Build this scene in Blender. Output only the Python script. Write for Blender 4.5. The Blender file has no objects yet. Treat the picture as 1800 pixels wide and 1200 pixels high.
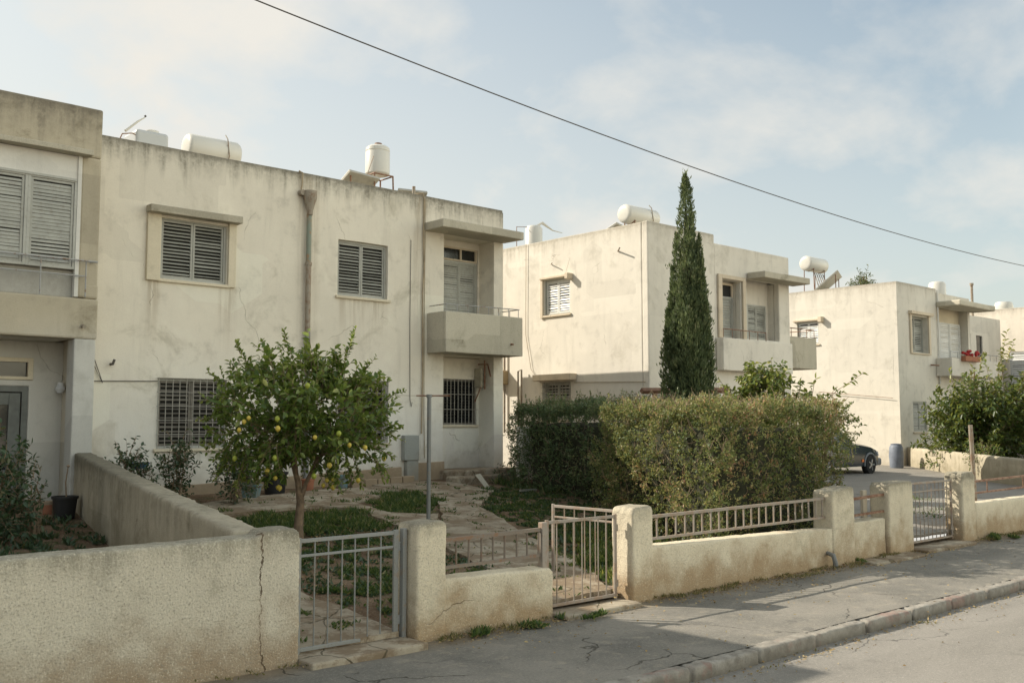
import bpy, bmesh, math, random
import numpy as np
from mathutils import Vector, Matrix, noise
from mathutils.geometry import tessellate_polygon
R = math.radians
random.seed(7); RNG = np.random.default_rng(7)
S = bpy.context.scene
COL = S.collection

# ------------------------------------------------------------------ camera
cam = bpy.data.cameras.new('camera'); camo = bpy.data.objects.new('camera', cam); COL.objects.link(camo)
cam.sensor_width = 36; cam.lens = 1742.4/1800*36; cam.clip_start = .05; cam.clip_end = 3000
camo.location = (0, 0, 2.1); camo.rotation_euler = (R(90+4.666), 0, -R(41.92))
S.camera = camo
S.render.resolution_x = 1024; S.render.resolution_y = 682
S.view_settings.view_transform = 'Standard'; S.view_settings.look = 'None'
S.view_settings.exposure = 0.90; S.view_settings.gamma = 1

# ------------------------------------------------------------------ sun and sky
SUN = Vector((-.57, .825, .71)).normalized()
sl = bpy.data.lights.new('sun', 'SUN'); sl.energy = 3.5; sl.angle = R(.3); sl.color = (1, .915, .785)
so = bpy.data.objects.new('sun', sl); COL.objects.link(so)
so.rotation_euler = (-SUN).to_track_quat('-Z', 'Y').to_euler()
w = bpy.data.worlds.new('World'); S.world = w; w.use_nodes = True
nt = w.node_tree; N = nt.nodes; Lk = nt.links
for n in list(N): N.remove(n)
sky = N.new('ShaderNodeTexSky'); sky.sky_type = 'NISHITA'; sky.sun_disc = False
sky.sun_elevation = math.asin(SUN.z); sky.sun_rotation = math.atan2(SUN.x, SUN.y)
sky.air_density = 1.0; sky.dust_density = 2.5; sky.ozone_density = 1.0
tc = N.new('ShaderNodeTexCoord')
sep = N.new('ShaderNodeSeparateXYZ'); Lk.new(tc.outputs['Generated'], sep.inputs[0])
# cloud layer: project the view direction on a high flat layer
zz = N.new('ShaderNodeMath'); zz.operation = 'ADD'; zz.inputs[1].default_value = .45; Lk.new(sep.outputs['Z'], zz.inputs[0])
zm = N.new('ShaderNodeMath'); zm.operation = 'MAXIMUM'; zm.inputs[1].default_value = .06; Lk.new(zz.outputs[0], zm.inputs[0])
dx = N.new('ShaderNodeMath'); dx.operation = 'DIVIDE'; Lk.new(sep.outputs['X'], dx.inputs[0]); Lk.new(zm.outputs[0], dx.inputs[1])
dy = N.new('ShaderNodeMath'); dy.operation = 'DIVIDE'; Lk.new(sep.outputs['Y'], dy.inputs[0]); Lk.new(zm.outputs[0], dy.inputs[1])
cmb = N.new('ShaderNodeCombineXYZ'); Lk.new(dx.outputs[0], cmb.inputs[0]); Lk.new(dy.outputs[0], cmb.inputs[1])
cn = N.new('ShaderNodeTexNoise'); cn.inputs['Scale'].default_value = 3.1; cn.inputs['Detail'].default_value = 9
cn.inputs['Roughness'].default_value = .56; cn.inputs['Distortion'].default_value = .15; Lk.new(cmb.outputs[0], cn.inputs['Vector'])
cr = N.new('ShaderNodeValToRGB'); cr.color_ramp.elements[0].position = .47; cr.color_ramp.elements[1].position = .80
cr.color_ramp.elements[0].color = (.17,)*3+(1,); cr.color_ramp.elements[1].color = (1, 1, 1, 1); Lk.new(cn.outputs['Fac'], cr.inputs[0])
# clouds thicken towards the sun side and the horizon
dt = N.new('ShaderNodeVectorMath'); dt.operation = 'DOT_PRODUCT'; dt.inputs[1].default_value = (-.55, .835, .0)
Lk.new(tc.outputs['Generated'], dt.inputs[0])
mr = N.new('ShaderNodeMapRange'); mr.inputs['From Min'].default_value = -.2; mr.inputs['From Max'].default_value = .95
mr.inputs['To Min'].default_value = -.05; mr.inputs['To Max'].default_value = .50; Lk.new(dt.outputs['Value'], mr.inputs['Value'])
hz = N.new('ShaderNodeMapRange'); hz.inputs['From Min'].default_value = .0; hz.inputs['From Max'].default_value = .45
hz.inputs['To Min'].default_value = .50; hz.inputs['To Max'].default_value = 0; Lk.new(sep.outputs['Z'], hz.inputs['Value'])
a1 = N.new('ShaderNodeMath'); a1.operation = 'ADD'; Lk.new(cr.outputs[0], a1.inputs[0]); Lk.new(mr.outputs[0], a1.inputs[1])
a2 = N.new('ShaderNodeMath'); a2.operation = 'ADD'; a2.use_clamp = True; Lk.new(a1.outputs[0], a2.inputs[0]); Lk.new(hz.outputs[0], a2.inputs[1])
mx = N.new('ShaderNodeMix'); mx.data_type = 'RGBA'; Lk.new(a2.outputs[0], mx.inputs['Factor'])
tn = N.new('ShaderNodeMix'); tn.data_type = 'RGBA'; tn.blend_type = 'MULTIPLY'; tn.inputs['Factor'].default_value = 1; tn.inputs['B'].default_value = (.82, .88, .77, 1)
Lk.new(sky.outputs[0], tn.inputs['A']); Lk.new(tn.outputs['Result'], mx.inputs['A'])
# fill light added: sky opposite the sun, behind the camera, brightened and warmed
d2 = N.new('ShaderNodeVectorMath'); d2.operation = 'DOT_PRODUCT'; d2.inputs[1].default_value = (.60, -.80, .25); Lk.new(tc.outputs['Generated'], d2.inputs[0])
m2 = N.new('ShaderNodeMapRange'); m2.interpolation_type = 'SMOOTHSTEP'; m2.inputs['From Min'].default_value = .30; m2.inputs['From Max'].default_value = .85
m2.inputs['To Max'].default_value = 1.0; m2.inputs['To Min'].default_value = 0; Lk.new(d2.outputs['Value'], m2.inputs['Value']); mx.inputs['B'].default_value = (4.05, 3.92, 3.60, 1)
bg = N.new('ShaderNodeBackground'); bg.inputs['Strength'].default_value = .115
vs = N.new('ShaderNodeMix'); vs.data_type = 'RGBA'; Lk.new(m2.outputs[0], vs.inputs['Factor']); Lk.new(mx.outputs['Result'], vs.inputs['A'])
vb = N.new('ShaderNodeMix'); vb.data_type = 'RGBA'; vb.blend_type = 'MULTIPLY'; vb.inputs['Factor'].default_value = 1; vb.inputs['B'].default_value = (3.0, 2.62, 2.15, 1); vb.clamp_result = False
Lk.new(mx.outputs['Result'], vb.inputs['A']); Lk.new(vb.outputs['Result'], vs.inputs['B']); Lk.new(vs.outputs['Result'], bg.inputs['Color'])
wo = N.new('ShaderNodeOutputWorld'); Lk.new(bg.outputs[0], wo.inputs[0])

# ------------------------------------------------------------------ node helpers / materials
class NT:
    def __init__(s, name):
        s.m = bpy.data.materials.new(name); s.m.use_nodes = True; s.t = s.m.node_tree
        for n in list(s.t.nodes): s.t.nodes.remove(n)
        s.out = s.t.nodes.new('ShaderNodeOutputMaterial')
    def lk(s, a, b):
        if isinstance(a, (int, float)): b.default_value = a
        elif isinstance(a, tuple):
            b.default_value = a if len(a) == len(b.default_value) else a+(1,)
        else: s.t.links.new(a, b)
    def math(s, op, a, b=0., c=None, clamp=False):
        n = s.t.nodes.new('ShaderNodeMath'); n.operation = op; n.use_clamp = clamp
        s.lk(a, n.inputs[0]); s.lk(b, n.inputs[1])
        if c is not None: s.lk(c, n.inputs[2])
        return n.outputs[0]
    def pos(s):
        n = s.t.nodes.new('ShaderNodeNewGeometry'); return n.outputs['Position']
    def nrm(s):
        n = s.t.nodes.new('ShaderNodeNewGeometry'); return n.outputs['Normal']
    def sep(s, v):
        n = s.t.nodes.new('ShaderNodeSeparateXYZ'); s.lk(v, n.inputs[0]); return n.outputs
    def map(s, v, sc, loc=(0, 0, 0), rot=(0, 0, 0)):
        n = s.t.nodes.new('ShaderNodeMapping'); s.lk(v, n.inputs[0]); n.inputs['Scale'].default_value = sc
        n.inputs['Location'].default_value = loc; n.inputs['Rotation'].default_value = rot; return n.outputs[0]
    def noise(s, v, sc, det=4, rough=.55, dist=0):
        n = s.t.nodes.new('ShaderNodeTexNoise'); s.lk(v, n.inputs['Vector']); n.inputs['Scale'].default_value = sc
        n.inputs['Detail'].default_value = det; n.inputs['Roughness'].default_value = rough; n.inputs['Distortion'].default_value = dist
        return n.outputs['Fac']
    def noisec(s, v, sc, det=3):
        n = s.t.nodes.new('ShaderNodeTexNoise'); s.lk(v, n.inputs['Vector']); n.inputs['Scale'].default_value = sc
        n.inputs['Detail'].default_value = det; return n.outputs['Color']
    def vor(s, v, sc, feat='DISTANCE_TO_EDGE'):
        n = s.t.nodes.new('ShaderNodeTexVoronoi'); n.feature = feat; s.lk(v, n.inputs['Vector']); n.inputs['Scale'].default_value = sc
        return n.outputs['Distance']
    def rng(s, v, a, b, c=0., d=1.):
        n = s.t.nodes.new('ShaderNodeMapRange'); n.interpolation_type = 'SMOOTHSTEP'; s.lk(v, n.inputs['Value'])
        n.inputs['From Min'].default_value = a; n.inputs['From Max'].default_value = b
        n.inputs['To Min'].default_value = c; n.inputs['To Max'].default_value = d; return n.outputs[0]
    def mix(s, f, a, b, mode='MIX'):
        n = s.t.nodes.new('ShaderNodeMix'); n.data_type = 'RGBA'; n.blend_type = mode
        s.lk(f, n.inputs['Factor']); s.lk(a, n.inputs['A']); s.lk(b, n.inputs['B']); return n.outputs['Result']
    def add(s, a, b):
        n = s.t.nodes.new('ShaderNodeVectorMath'); n.operation = 'ADD'; s.lk(a, n.inputs[0]); s.lk(b, n.inputs[1]); return n.outputs[0]
    def scale(s, a, k):
        n = s.t.nodes.new('ShaderNodeVectorMath'); n.operation = 'SCALE'; s.lk(a, n.inputs[0]); n.inputs['Scale'].default_value = k; return n.outputs[0]
    def attr(s, nm):
        n = s.t.nodes.new('ShaderNodeAttribute'); n.attribute_name = nm; return n.outputs['Fac']
    def ramp(s, f, stops):
        n = s.t.nodes.new('ShaderNodeValToRGB'); e = n.color_ramp.elements
        while len(e) < len(stops): e.new(.5)
        for k, (p, c) in enumerate(stops): e[k].position = p; e[k].color = c+(1,)
        s.lk(f, n.inputs[0]); return n.outputs[0]
    def bump(s, h, st=.3, d=.01):
        n = s.t.nodes.new('ShaderNodeBump'); s.lk(h, n.inputs['Height']); n.inputs['Strength'].default_value = st
        n.inputs['Distance'].default_value = d; return n.outputs[0]
    def bsdf(s, col, rough=.8, nrm=None, metal=0., spec=.5, final=True):
        n = s.t.nodes.new('ShaderNodeBsdfPrincipled'); s.lk(col, n.inputs['Base Color']); s.lk(rough, n.inputs['Roughness'])
        n.inputs['Metallic'].default_value = metal; n.inputs['Specular IOR Level'].default_value = spec
        if nrm is not None: s.lk(nrm, n.inputs['Normal'])
        if final: s.t.links.new(n.outputs[0], s.out.inputs[0])
        return n.outputs[0]

def plaster(name, upper, lower=None, zsplit=(3., 5.), top=7.3, topdark=(.17, .155, .12), topamt=.8, topband=.9,
            ground=.8, grime=(.30, .235, .15), grimeamt=.6, speck=.25, bumpd=.004, crack=.4, cool=None, drips=(), axis=0, bigcrack=None, blotch=.45, fsc=60, patch=1.):
    t = NT(name); P = t.pos(); xyz = t.sep(P)
    big = t.noise(P, .55, 5, .6); mid = t.noise(P, 2.3, 6, .62); fine = t.noise(P, fsc, 3, .7)
    st = t.noise(t.map(P, (2.6, 2.6, .28)), 1.5, 6, .65); st2 = t.noise(t.map(P, (9, 9, .5)), 1.3, 4, .6)
    if lower is None: c = upper
    else: c = t.mix(t.rng(t.math('ADD', xyz[2], t.math('MULTIPLY', big, 1.6)), zsplit[0]+.8, zsplit[1]+.8), lower, upper)
    d = tuple(x*.72 for x in upper); l = tuple(min(.82, x*1.12) for x in upper)
    c = t.mix(t.rng(big, .35, .68, 0, .55), c, t.mix(.5, c, d)); c = t.mix(t.rng(mid, .5, .78, 0, .5), c, l)
    c = t.mix(t.rng(mid, .46, .26, 0, .55), c, tuple(x*.66 for x in upper))
    c = t.mix(t.math('MULTIPLY', t.rng(st, .5, .75), .3), c, tuple(x*.62 for x in upper))
    bl = t.noise(P, 1.15, 7, .68, .4)
    c = t.mix(t.math('MULTIPLY', t.rng(bl, .54, .72), blotch), c, tuple(x*y for x, y in zip(upper, (.55, .54, .50))))
    pv = t.t.nodes.new('ShaderNodeTexVoronoi'); pv.distance = 'CHEBYCHEV'; t.lk(t.map(P, (.55, .55, .8)), pv.inputs['Vector']); pv.inputs['Scale'].default_value = 1.0
    pc = t.sep(pv.outputs['Color'])[0]; c = t.mix(t.math('MULTIPLY', t.rng(pc, .78, .80), .22*blotch*2*patch), c, tuple(min(.85, x*1.18+.03) for x in upper))
    c = t.mix(t.math('MULTIPLY', t.rng(pc, .13, .11), .25*blotch*2*patch), c, tuple(x*.72 for x in upper))
    # weather streaks that run down from the parapet
    e = t.math('ADD', xyz[2], t.math('MULTIPLY', t.math('SUBTRACT', st, .5), 2.0*topband))
    m = t.rng(e, top-topband, top+.12*topband)
    m = t.math('MULTIPLY', m, t.rng(st2, .25, .62, .45, 1.))
    m = t.math('MULTIPLY', m, t.rng(mid, .25, .6, .5, 1.))
    m = t.math('MULTIPLY', m, t.rng(t.noise(P, 11, 6, .75), .32, .6, .45, 1.15))
    c = t.mix(t.math('MULTIPLY', m, topamt, clamp=True), c, topdark)
    e3 = t.math('ADD', xyz[2], t.math('MULTIPLY', t.math('SUBTRACT', t.noise(P, 6, 6, .75), .5), .42*topband))
    c = t.mix(t.math('MULTIPLY', t.rng(e3, top-.3*topband, top-.02), topamt*.75), c, tuple(x*.8 for x in topdark))
    e2 = t.math('ADD', xyz[2], t.math('MULTIPLY', t.math('SUBTRACT', mid, .5), 1.3))
    g = t.rng(e2, ground+.55, ground-.05)
    c = t.mix(t.math('MULTIPLY', g, grimeamt), c, grime)
    for (u0, u1, zt, ln, am) in drips:   # run-off marks below sills and hoods
        u = t.math('ADD', xyz[axis], t.math('MULTIPLY', t.math('SUBTRACT', mid, .5), .25))
        a = t.math('MULTIPLY', t.rng(u, u0-.08, u0+.08), t.rng(u, u1+.08, u1-.08))
        b = t.math('MULTIPLY', t.rng(xyz[2], zt-ln, zt), t.rng(xyz[2], zt+.02, zt))
        a = t.math('MULTIPLY', a, b); a = t.math('MULTIPLY', a, t.rng(st2, .38, .62, .1, 1.))
        c = t.mix(t.math('MULTIPLY', a, am), c, (.26, .19, .11))
    c = t.mix(t.math('MULTIPLY', t.rng(fine, .52, .7), speck), c, tuple(x*.5 for x in upper)); c = t.mix(t.math('MULTIPLY', t.rng(fine, .46, .32), speck*.6), c, tuple(min(.85, x*1.25) for x in upper))
    wv = t.add(P, t.scale(t.noisec(P, 2.2), .45))
    v = t.vor(wv, .42); ck = t.math('MULTIPLY', t.rng(v, .0035, .0005), t.rng(t.noise(P, .9), .55, .63))
    c = t.mix(t.math('MULTIPLY', ck, crack), c, (.15, .12, .085))
    h = t.math('ADD', fine, t.math('MULTIPLY', mid, 2.5)); h = t.math('SUBTRACT', h, t.math('MULTIPLY', ck, 2.))
    if bigcrack:
        x0, wd = bigcrack
        k = t.math('ABSOLUTE', t.math('SUBTRACT', t.math('ADD', xyz[0], t.math('ADD', t.math('MULTIPLY', t.math('SUBTRACT', t.noise(P, 3, 2), .5), .16), t.math('MULTIPLY', t.math('SUBTRACT', t.noise(P, 17, 4, .7), .5), .075))), x0))
        wdn = t.math('MULTIPLY', t.rng(t.noise(P, 7, 3), .3, .7, .25, 1.), wd)
        f = t.math('LESS_THAN', k, wdn); f = t.math('MULTIPLY', f, t.math('LESS_THAN', xyz[1], 7.85))
        c = t.mix(t.math('MULTIPLY', f, .88), c, (.07, .045, .025)); h = t.math('SUBTRACT', h, t.math('MULTIPLY', f, 6.))
        hl = t.rng(k, .1, .0, 0, .35); c = t.mix(t.math('MULTIPLY', hl, t.rng(mid, .4, .6)), c, (.33, .24, .15))
    t.bsdf(c, .93, t.bump(h, .7, bumpd), spec=.25); return t.m

def simple(name, col, rough=.6, metal=0., var=.25, nsc=6, dark=None, bumpst=.2, dirt=0., spec=.4):
    t = NT(name); P = t.pos(); n = t.noise(P, nsc, 5, .6); n2 = t.noise(P, nsc*9, 3)
    c = t.mix(t.rng(n, .3, .75, 0, var*2), col, dark or tuple(x*.5 for x in col))
    if dirt: c = t.mix(t.math('MULTIPLY', t.rng(n2, .5, .7), dirt), c, (.16, .11, .07))
    t.bsdf(c, rough, t.bump(n2, bumpst, .002), metal, spec); return t.m

def rusty(name, col=(.30, .29, .28), rust=(.20, .075, .03), amt=.5):
    t = NT(name); P = t.pos(); n = t.noise(P, 9, 6, .65); n2 = t.noise(P, 60, 3)
    c = t.mix(t.rng(n, .62-amt*.35, .72-amt*.2), col, rust); c = t.mix(t.rng(n2, .5, .8, 0, .35), c, tuple(x*.4 for x in rust))
    t.bsdf(c, .6, t.bump(n2, .3, .002), .1, .4); return t.m

def leafmat(name, stops, rough=.42, trans=.35, tcol=None, spec=.5):
    t = NT(name); f = t.attr('rnd'); c = t.ramp(f, stops)
    b = t.bsdf(c, rough, final=False, spec=spec)
    tr = t.t.nodes.new('ShaderNodeBsdfTranslucent'); t.lk(t.mix(.5, c, tcol or (.25, .30, .05), 'MIX'), tr.inputs[0])
    mxs = t.t.nodes.new('ShaderNodeMixShader'); mxs.inputs[0].default_value = trans
    t.t.links.new(b, mxs.inputs[1]); t.t.links.new(tr.outputs[0], mxs.inputs[2]); t.t.links.new(mxs.outputs[0], t.out.inputs[0])
    return t.m

M = {}
M['h1'] = plaster('plaster_main_house', (.75, .69, .575), (.745, .715, .645), (1.8, 4.0), 7.3, topamt=.9, topband=.6, blotch=.6, ground=1.0,
                  grimeamt=.3, drips=[(7.1, 7.35, 4.75, 1.5, .45), (8.55, 8.85, 4.75, 1.6, .45), (11.2, 12.45, 4.75, 1.0, .35), (10.2, 10.7, 7.2, 5, .28), (13.2, 13.5, 7.2, 4, .4), (7.4, 8.6, 1.6, .4, .3)])
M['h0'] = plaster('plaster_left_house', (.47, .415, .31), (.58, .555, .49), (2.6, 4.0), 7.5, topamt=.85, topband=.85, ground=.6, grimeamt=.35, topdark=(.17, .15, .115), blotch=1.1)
M['h2'] = plaster('plaster_corner_house', (.69, .645, .555), (.71, .67, .585), (2., 4.5), 7.22, topamt=.5, topband=.5, ground=.6, grimeamt=.4, topdark=(.27, .235, .17), speck=.12)
M['h3'] = plaster('plaster_far_house', (.655, .615, .53), (.68, .63, .53), (2., 4.5), 7.35, topamt=.45, topband=.5, ground=.6, grimeamt=.4, topdark=(.28, .24, .18), speck=.1)
M['h4'] = plaster('plaster_last_house', (.70, .64, .54), None, top=7.5, topamt=.4, topband=.4, ground=.6, speck=.1)
M['wallL'] = plaster('plaster_street_wall', (.60, .545, .43), None, top=1.19, blotch=.8, patch=0., fsc=55, topamt=.9, topband=.34, topdark=(.20, .185, .135), ground=.08, grime=(.28, .185, .10), grimeamt=.75, speck=.95, bumpd=.022, crack=.0, bigcrack=(4.13, .010))
M['wallM'] = plaster('plaster_gate_wall', (.69, .61, .455), None, blotch=.7, patch=0., fsc=60, top=1.15, topamt=.8, topband=.26, topdark=(.22, .20, .15), ground=.08, grime=(.34, .22, .11), grimeamt=.85, speck=.7, bumpd=.018, crack=.0)
M['wallD'] = plaster('raw_concrete_divider', (.47, .415, .31), None, blotch=1.0, fsc=95, top=1.5, topamt=.75, topband=.7, topdark=(.15, .14, .10), ground=.5, grime=(.22, .19, .12), grimeamt=.5, speck=.5, bumpd=.012, crack=.7)
M['conc'] = plaster('weathered_concrete', (.44, .40, .31), None, blotch=1.2, fsc=40, top=50, topamt=0, ground=-9, speck=.4, bumpd=.008, crack=.5)
M['concdark'] = plaster('stained_concrete', (.48, .44, .345), None, blotch=1.2, fsc=40, top=50, topamt=0, ground=-9, speck=.5, bumpd=.008, crack=.3)
M['plinth'] = plaster('stone_plinth', (.46, .36, .25), None, top=50, topamt=0, ground=1.0, grime=(.25, .19, .12), grimeamt=.6, speck=.4, bumpd=.008)
M['white'] = plaster('painted_white', (.70, .68, .62), None, top=50, topamt=0, ground=-9, speck=.15, crack=.1)
M['cream'] = plaster('cream_surround', (.66, .585, .44), None, top=50, topamt=0, ground=-9, speck=.35, crack=.3)
M['cream2'] = plaster('pale_surround', (.62, .53, .40), None, top=50, topamt=0, ground=-9, speck=.2, crack=.2)  # second, slightly deeper cream for surrounds, sills and stub posts
M['alu'] = simple('painted_shutter_grey', (.42, .42, .375), .45, .0, .15, 3, dirt=.2)
M['shut'] = simple('shutter_slats', (.38, .38, .335), .5, 0, .25, 2.5, dirt=.25)
M['shutw'] = simple('white_shutter', (.72, .72, .68), .5, 0, .12, 2.5, dirt=.15)
M['glass'] = simple('dark_glass', (.02, .022, .022), .12, 0, .2, 2, spec=.6)
M['inside'] = simple('dark_interior', (.035, .035, .032), .8, 0, .3, 3)  # near-black colour stands in for the unlit room behind the slats
M['grille'] = simple('grille_paint', (.40, .38, .33), .5, 0, .25, 9, dirt=.5)
M['rail'] = rusty('railing_metal', (.36, .36, .35), (.24, .15, .09), .3)
M['gate'] = rusty('gate_paint', (.25, .255, .24), (.27, .22, .17), .28)
M['gate2'] = rusty('gate_paint_brown', (.31, .27, .225), (.30, .22, .16), .5)
M['raild'] = rusty('railing_brown', (.20, .165, .13), (.22, .13, .08), .4)
M['rust'] = rusty('rusty_steel', (.28, .17, .11), (.16, .065, .03), .6)
M['pipe'] = rusty('pipe_grey', (.22, .225, .215), (.25, .19, .13), .2)
M['pipe2'] = rusty('pipe_rusty', (.31, .27, .21), (.24, .165, .11), .5)
M['cable'] = simple('beige_conduit', (.40, .32, .21), .6, 0, .4, 5)
M['cabled'] = simple('dark_cable', (.10, .09, .08), .6)
M['shutd'] = simple('dark_lowered_slats', (.21, .19, .155), .6, 0, .5, 3)
M['tank'] = simple('white_tank', (.60, .585, .53), .35, 0, .12, 2, (.5, .47, .38), .05)
M['tankg'] = simple('grey_tank', (.46, .475, .475), .35, 0, .15, 2, (.4, .4, .37), .05)
M['panel'] = simple('solar_glass', (.03, .035, .04), .15, 0, .1)
M['panelb'] = simple('galvanised_back', (.42, .40, .34), .4, .3, .2)
M['bark'] = simple('bark', (.24, .17, .11), .9, 0, .45, 12, (.11, .08, .055), .8)
M['twig'] = simple('dry_twig', (.26, .19, .12), .9, 0, .3, 15)
M['core'] = simple('dark_filler_core', (.04, .042, .022), 1, 0, .4, 12)  # shade inside the foliage put into the colour of a solid filler
M['lemonskin'] = simple('lemon_skin', (.52, .40, .075), .45, 0, .2, 20, (.55, .45, .05), .2)
M['greenskin'] = simple('unripe_skin', (.35, .40, .06), .45, 0, .2, 20)
M['blackpot'] = simple('black_plastic', (.02, .02, .02), .5)
M['bluepot'] = simple('faded_blue_tin', (.13, .24, .27), .6, 0, .4, 9, (.2, .17, .13), .3, dirt=.4)
M['terra'] = simple('terracotta', (.38, .16, .09), .9, 0, .3, 9)
M['bluebin'] = simple('blue_grey_plastic', (.19, .215, .26), .55, 0, .25, 5)
M['bluesheet'] = simple('blue_plastic', (.08, .20, .36), .45, 0, .2, 6)
M['carpaint'] = simple('dark_blue_car_paint', (.018, .028, .040), .22, .1, .1, 2, bumpst=0, spec=.7)
M['carplastic'] = simple('grey_bumper', (.16, .17, .18), .55, 0, .2, 5)
M['tyre'] = simple('tyre_rubber', (.018, .018, .018), .85)
M['rim'] = simple('wheel_alloy', (.45, .45, .45), .35, .6)
M['lamp'] = simple('lamp_glass', (.65, .66, .66), .15, 0, .1)
M['amber'] = simple('amber_lens', (.65, .16, .03), .3)
M['redl'] = simple('red_petal', (.42, .03, .03), .6)
M['litter'] = leafmat('fallen_leaf', [(0, (.16, .09, .04)), (.5, (.33, .22, .09)), (1, (.45, .34, .16))], .8, .15)
M['lemonleaf'] = leafmat('lemon_leaf', [(0, (.046, .095, .026)), (.45, (.10, .165, .038)), (.75, (.22, .28, .065)), (1, (.45, .47, .17))], .33, .42, (.34, .40, .06))
M['hedgeleaf'] = leafmat('hedge_leaf', [(0, (.035, .072, .022)), (.42, (.10, .155, .045)), (.68, (.20, .245, .08)), (.85, (.46, .40, .19)), (.95, (.48, .28, .17)), (1, (.38, .17, .10))], .5, .45, (.42, .36, .12))
M['hedgeshade'] = leafmat('hedge_leaf_shaded', [(0, (.065, .105, .045)), (.6, (.115, .165, .065)), (1, (.24, .26, .11))], .5, .25, (.12, .18, .04))  # shaded copy of the hedge leaf, house shade put into its colour
M['cypleaf'] = leafmat('cypress_spray', [(0, (.050, .078, .036)), (.45, (.12, .155, .065)), (.8, (.23, .25, .11)), (1, (.34, .31, .17))], .7, .3, (.15, .2, .06))
M['bushleaf'] = leafmat('shrub_leaf', [(0, (.038, .070, .018)), (.5, (.090, .145, .032)), (.85, (.22, .26, .065)), (1, (.36, .32, .12))], .42, .4, (.38, .38, .07))
M['roseleaf'] = leafmat('rose_leaf', [(0, (.035, .065, .032)), (.7, (.06, .105, .048)), (1, (.12, .10, .04))], .45, .25, (.15, .22, .05))
M['grassblade'] = leafmat('grass_blade', [(0, (.022, .060, .018)), (.55, (.048, .10, .026)), (.85, (.13, .16, .05)), (1, (.36, .30, .14))], .6, .4, (.25, .33, .06))
M['dryblade'] = leafmat('dry_weed', [(0, (.05, .08, .02)), (.5, (.16, .14, .05)), (1, (.36, .28, .14))], .8, .3, (.35, .30, .1))

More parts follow.
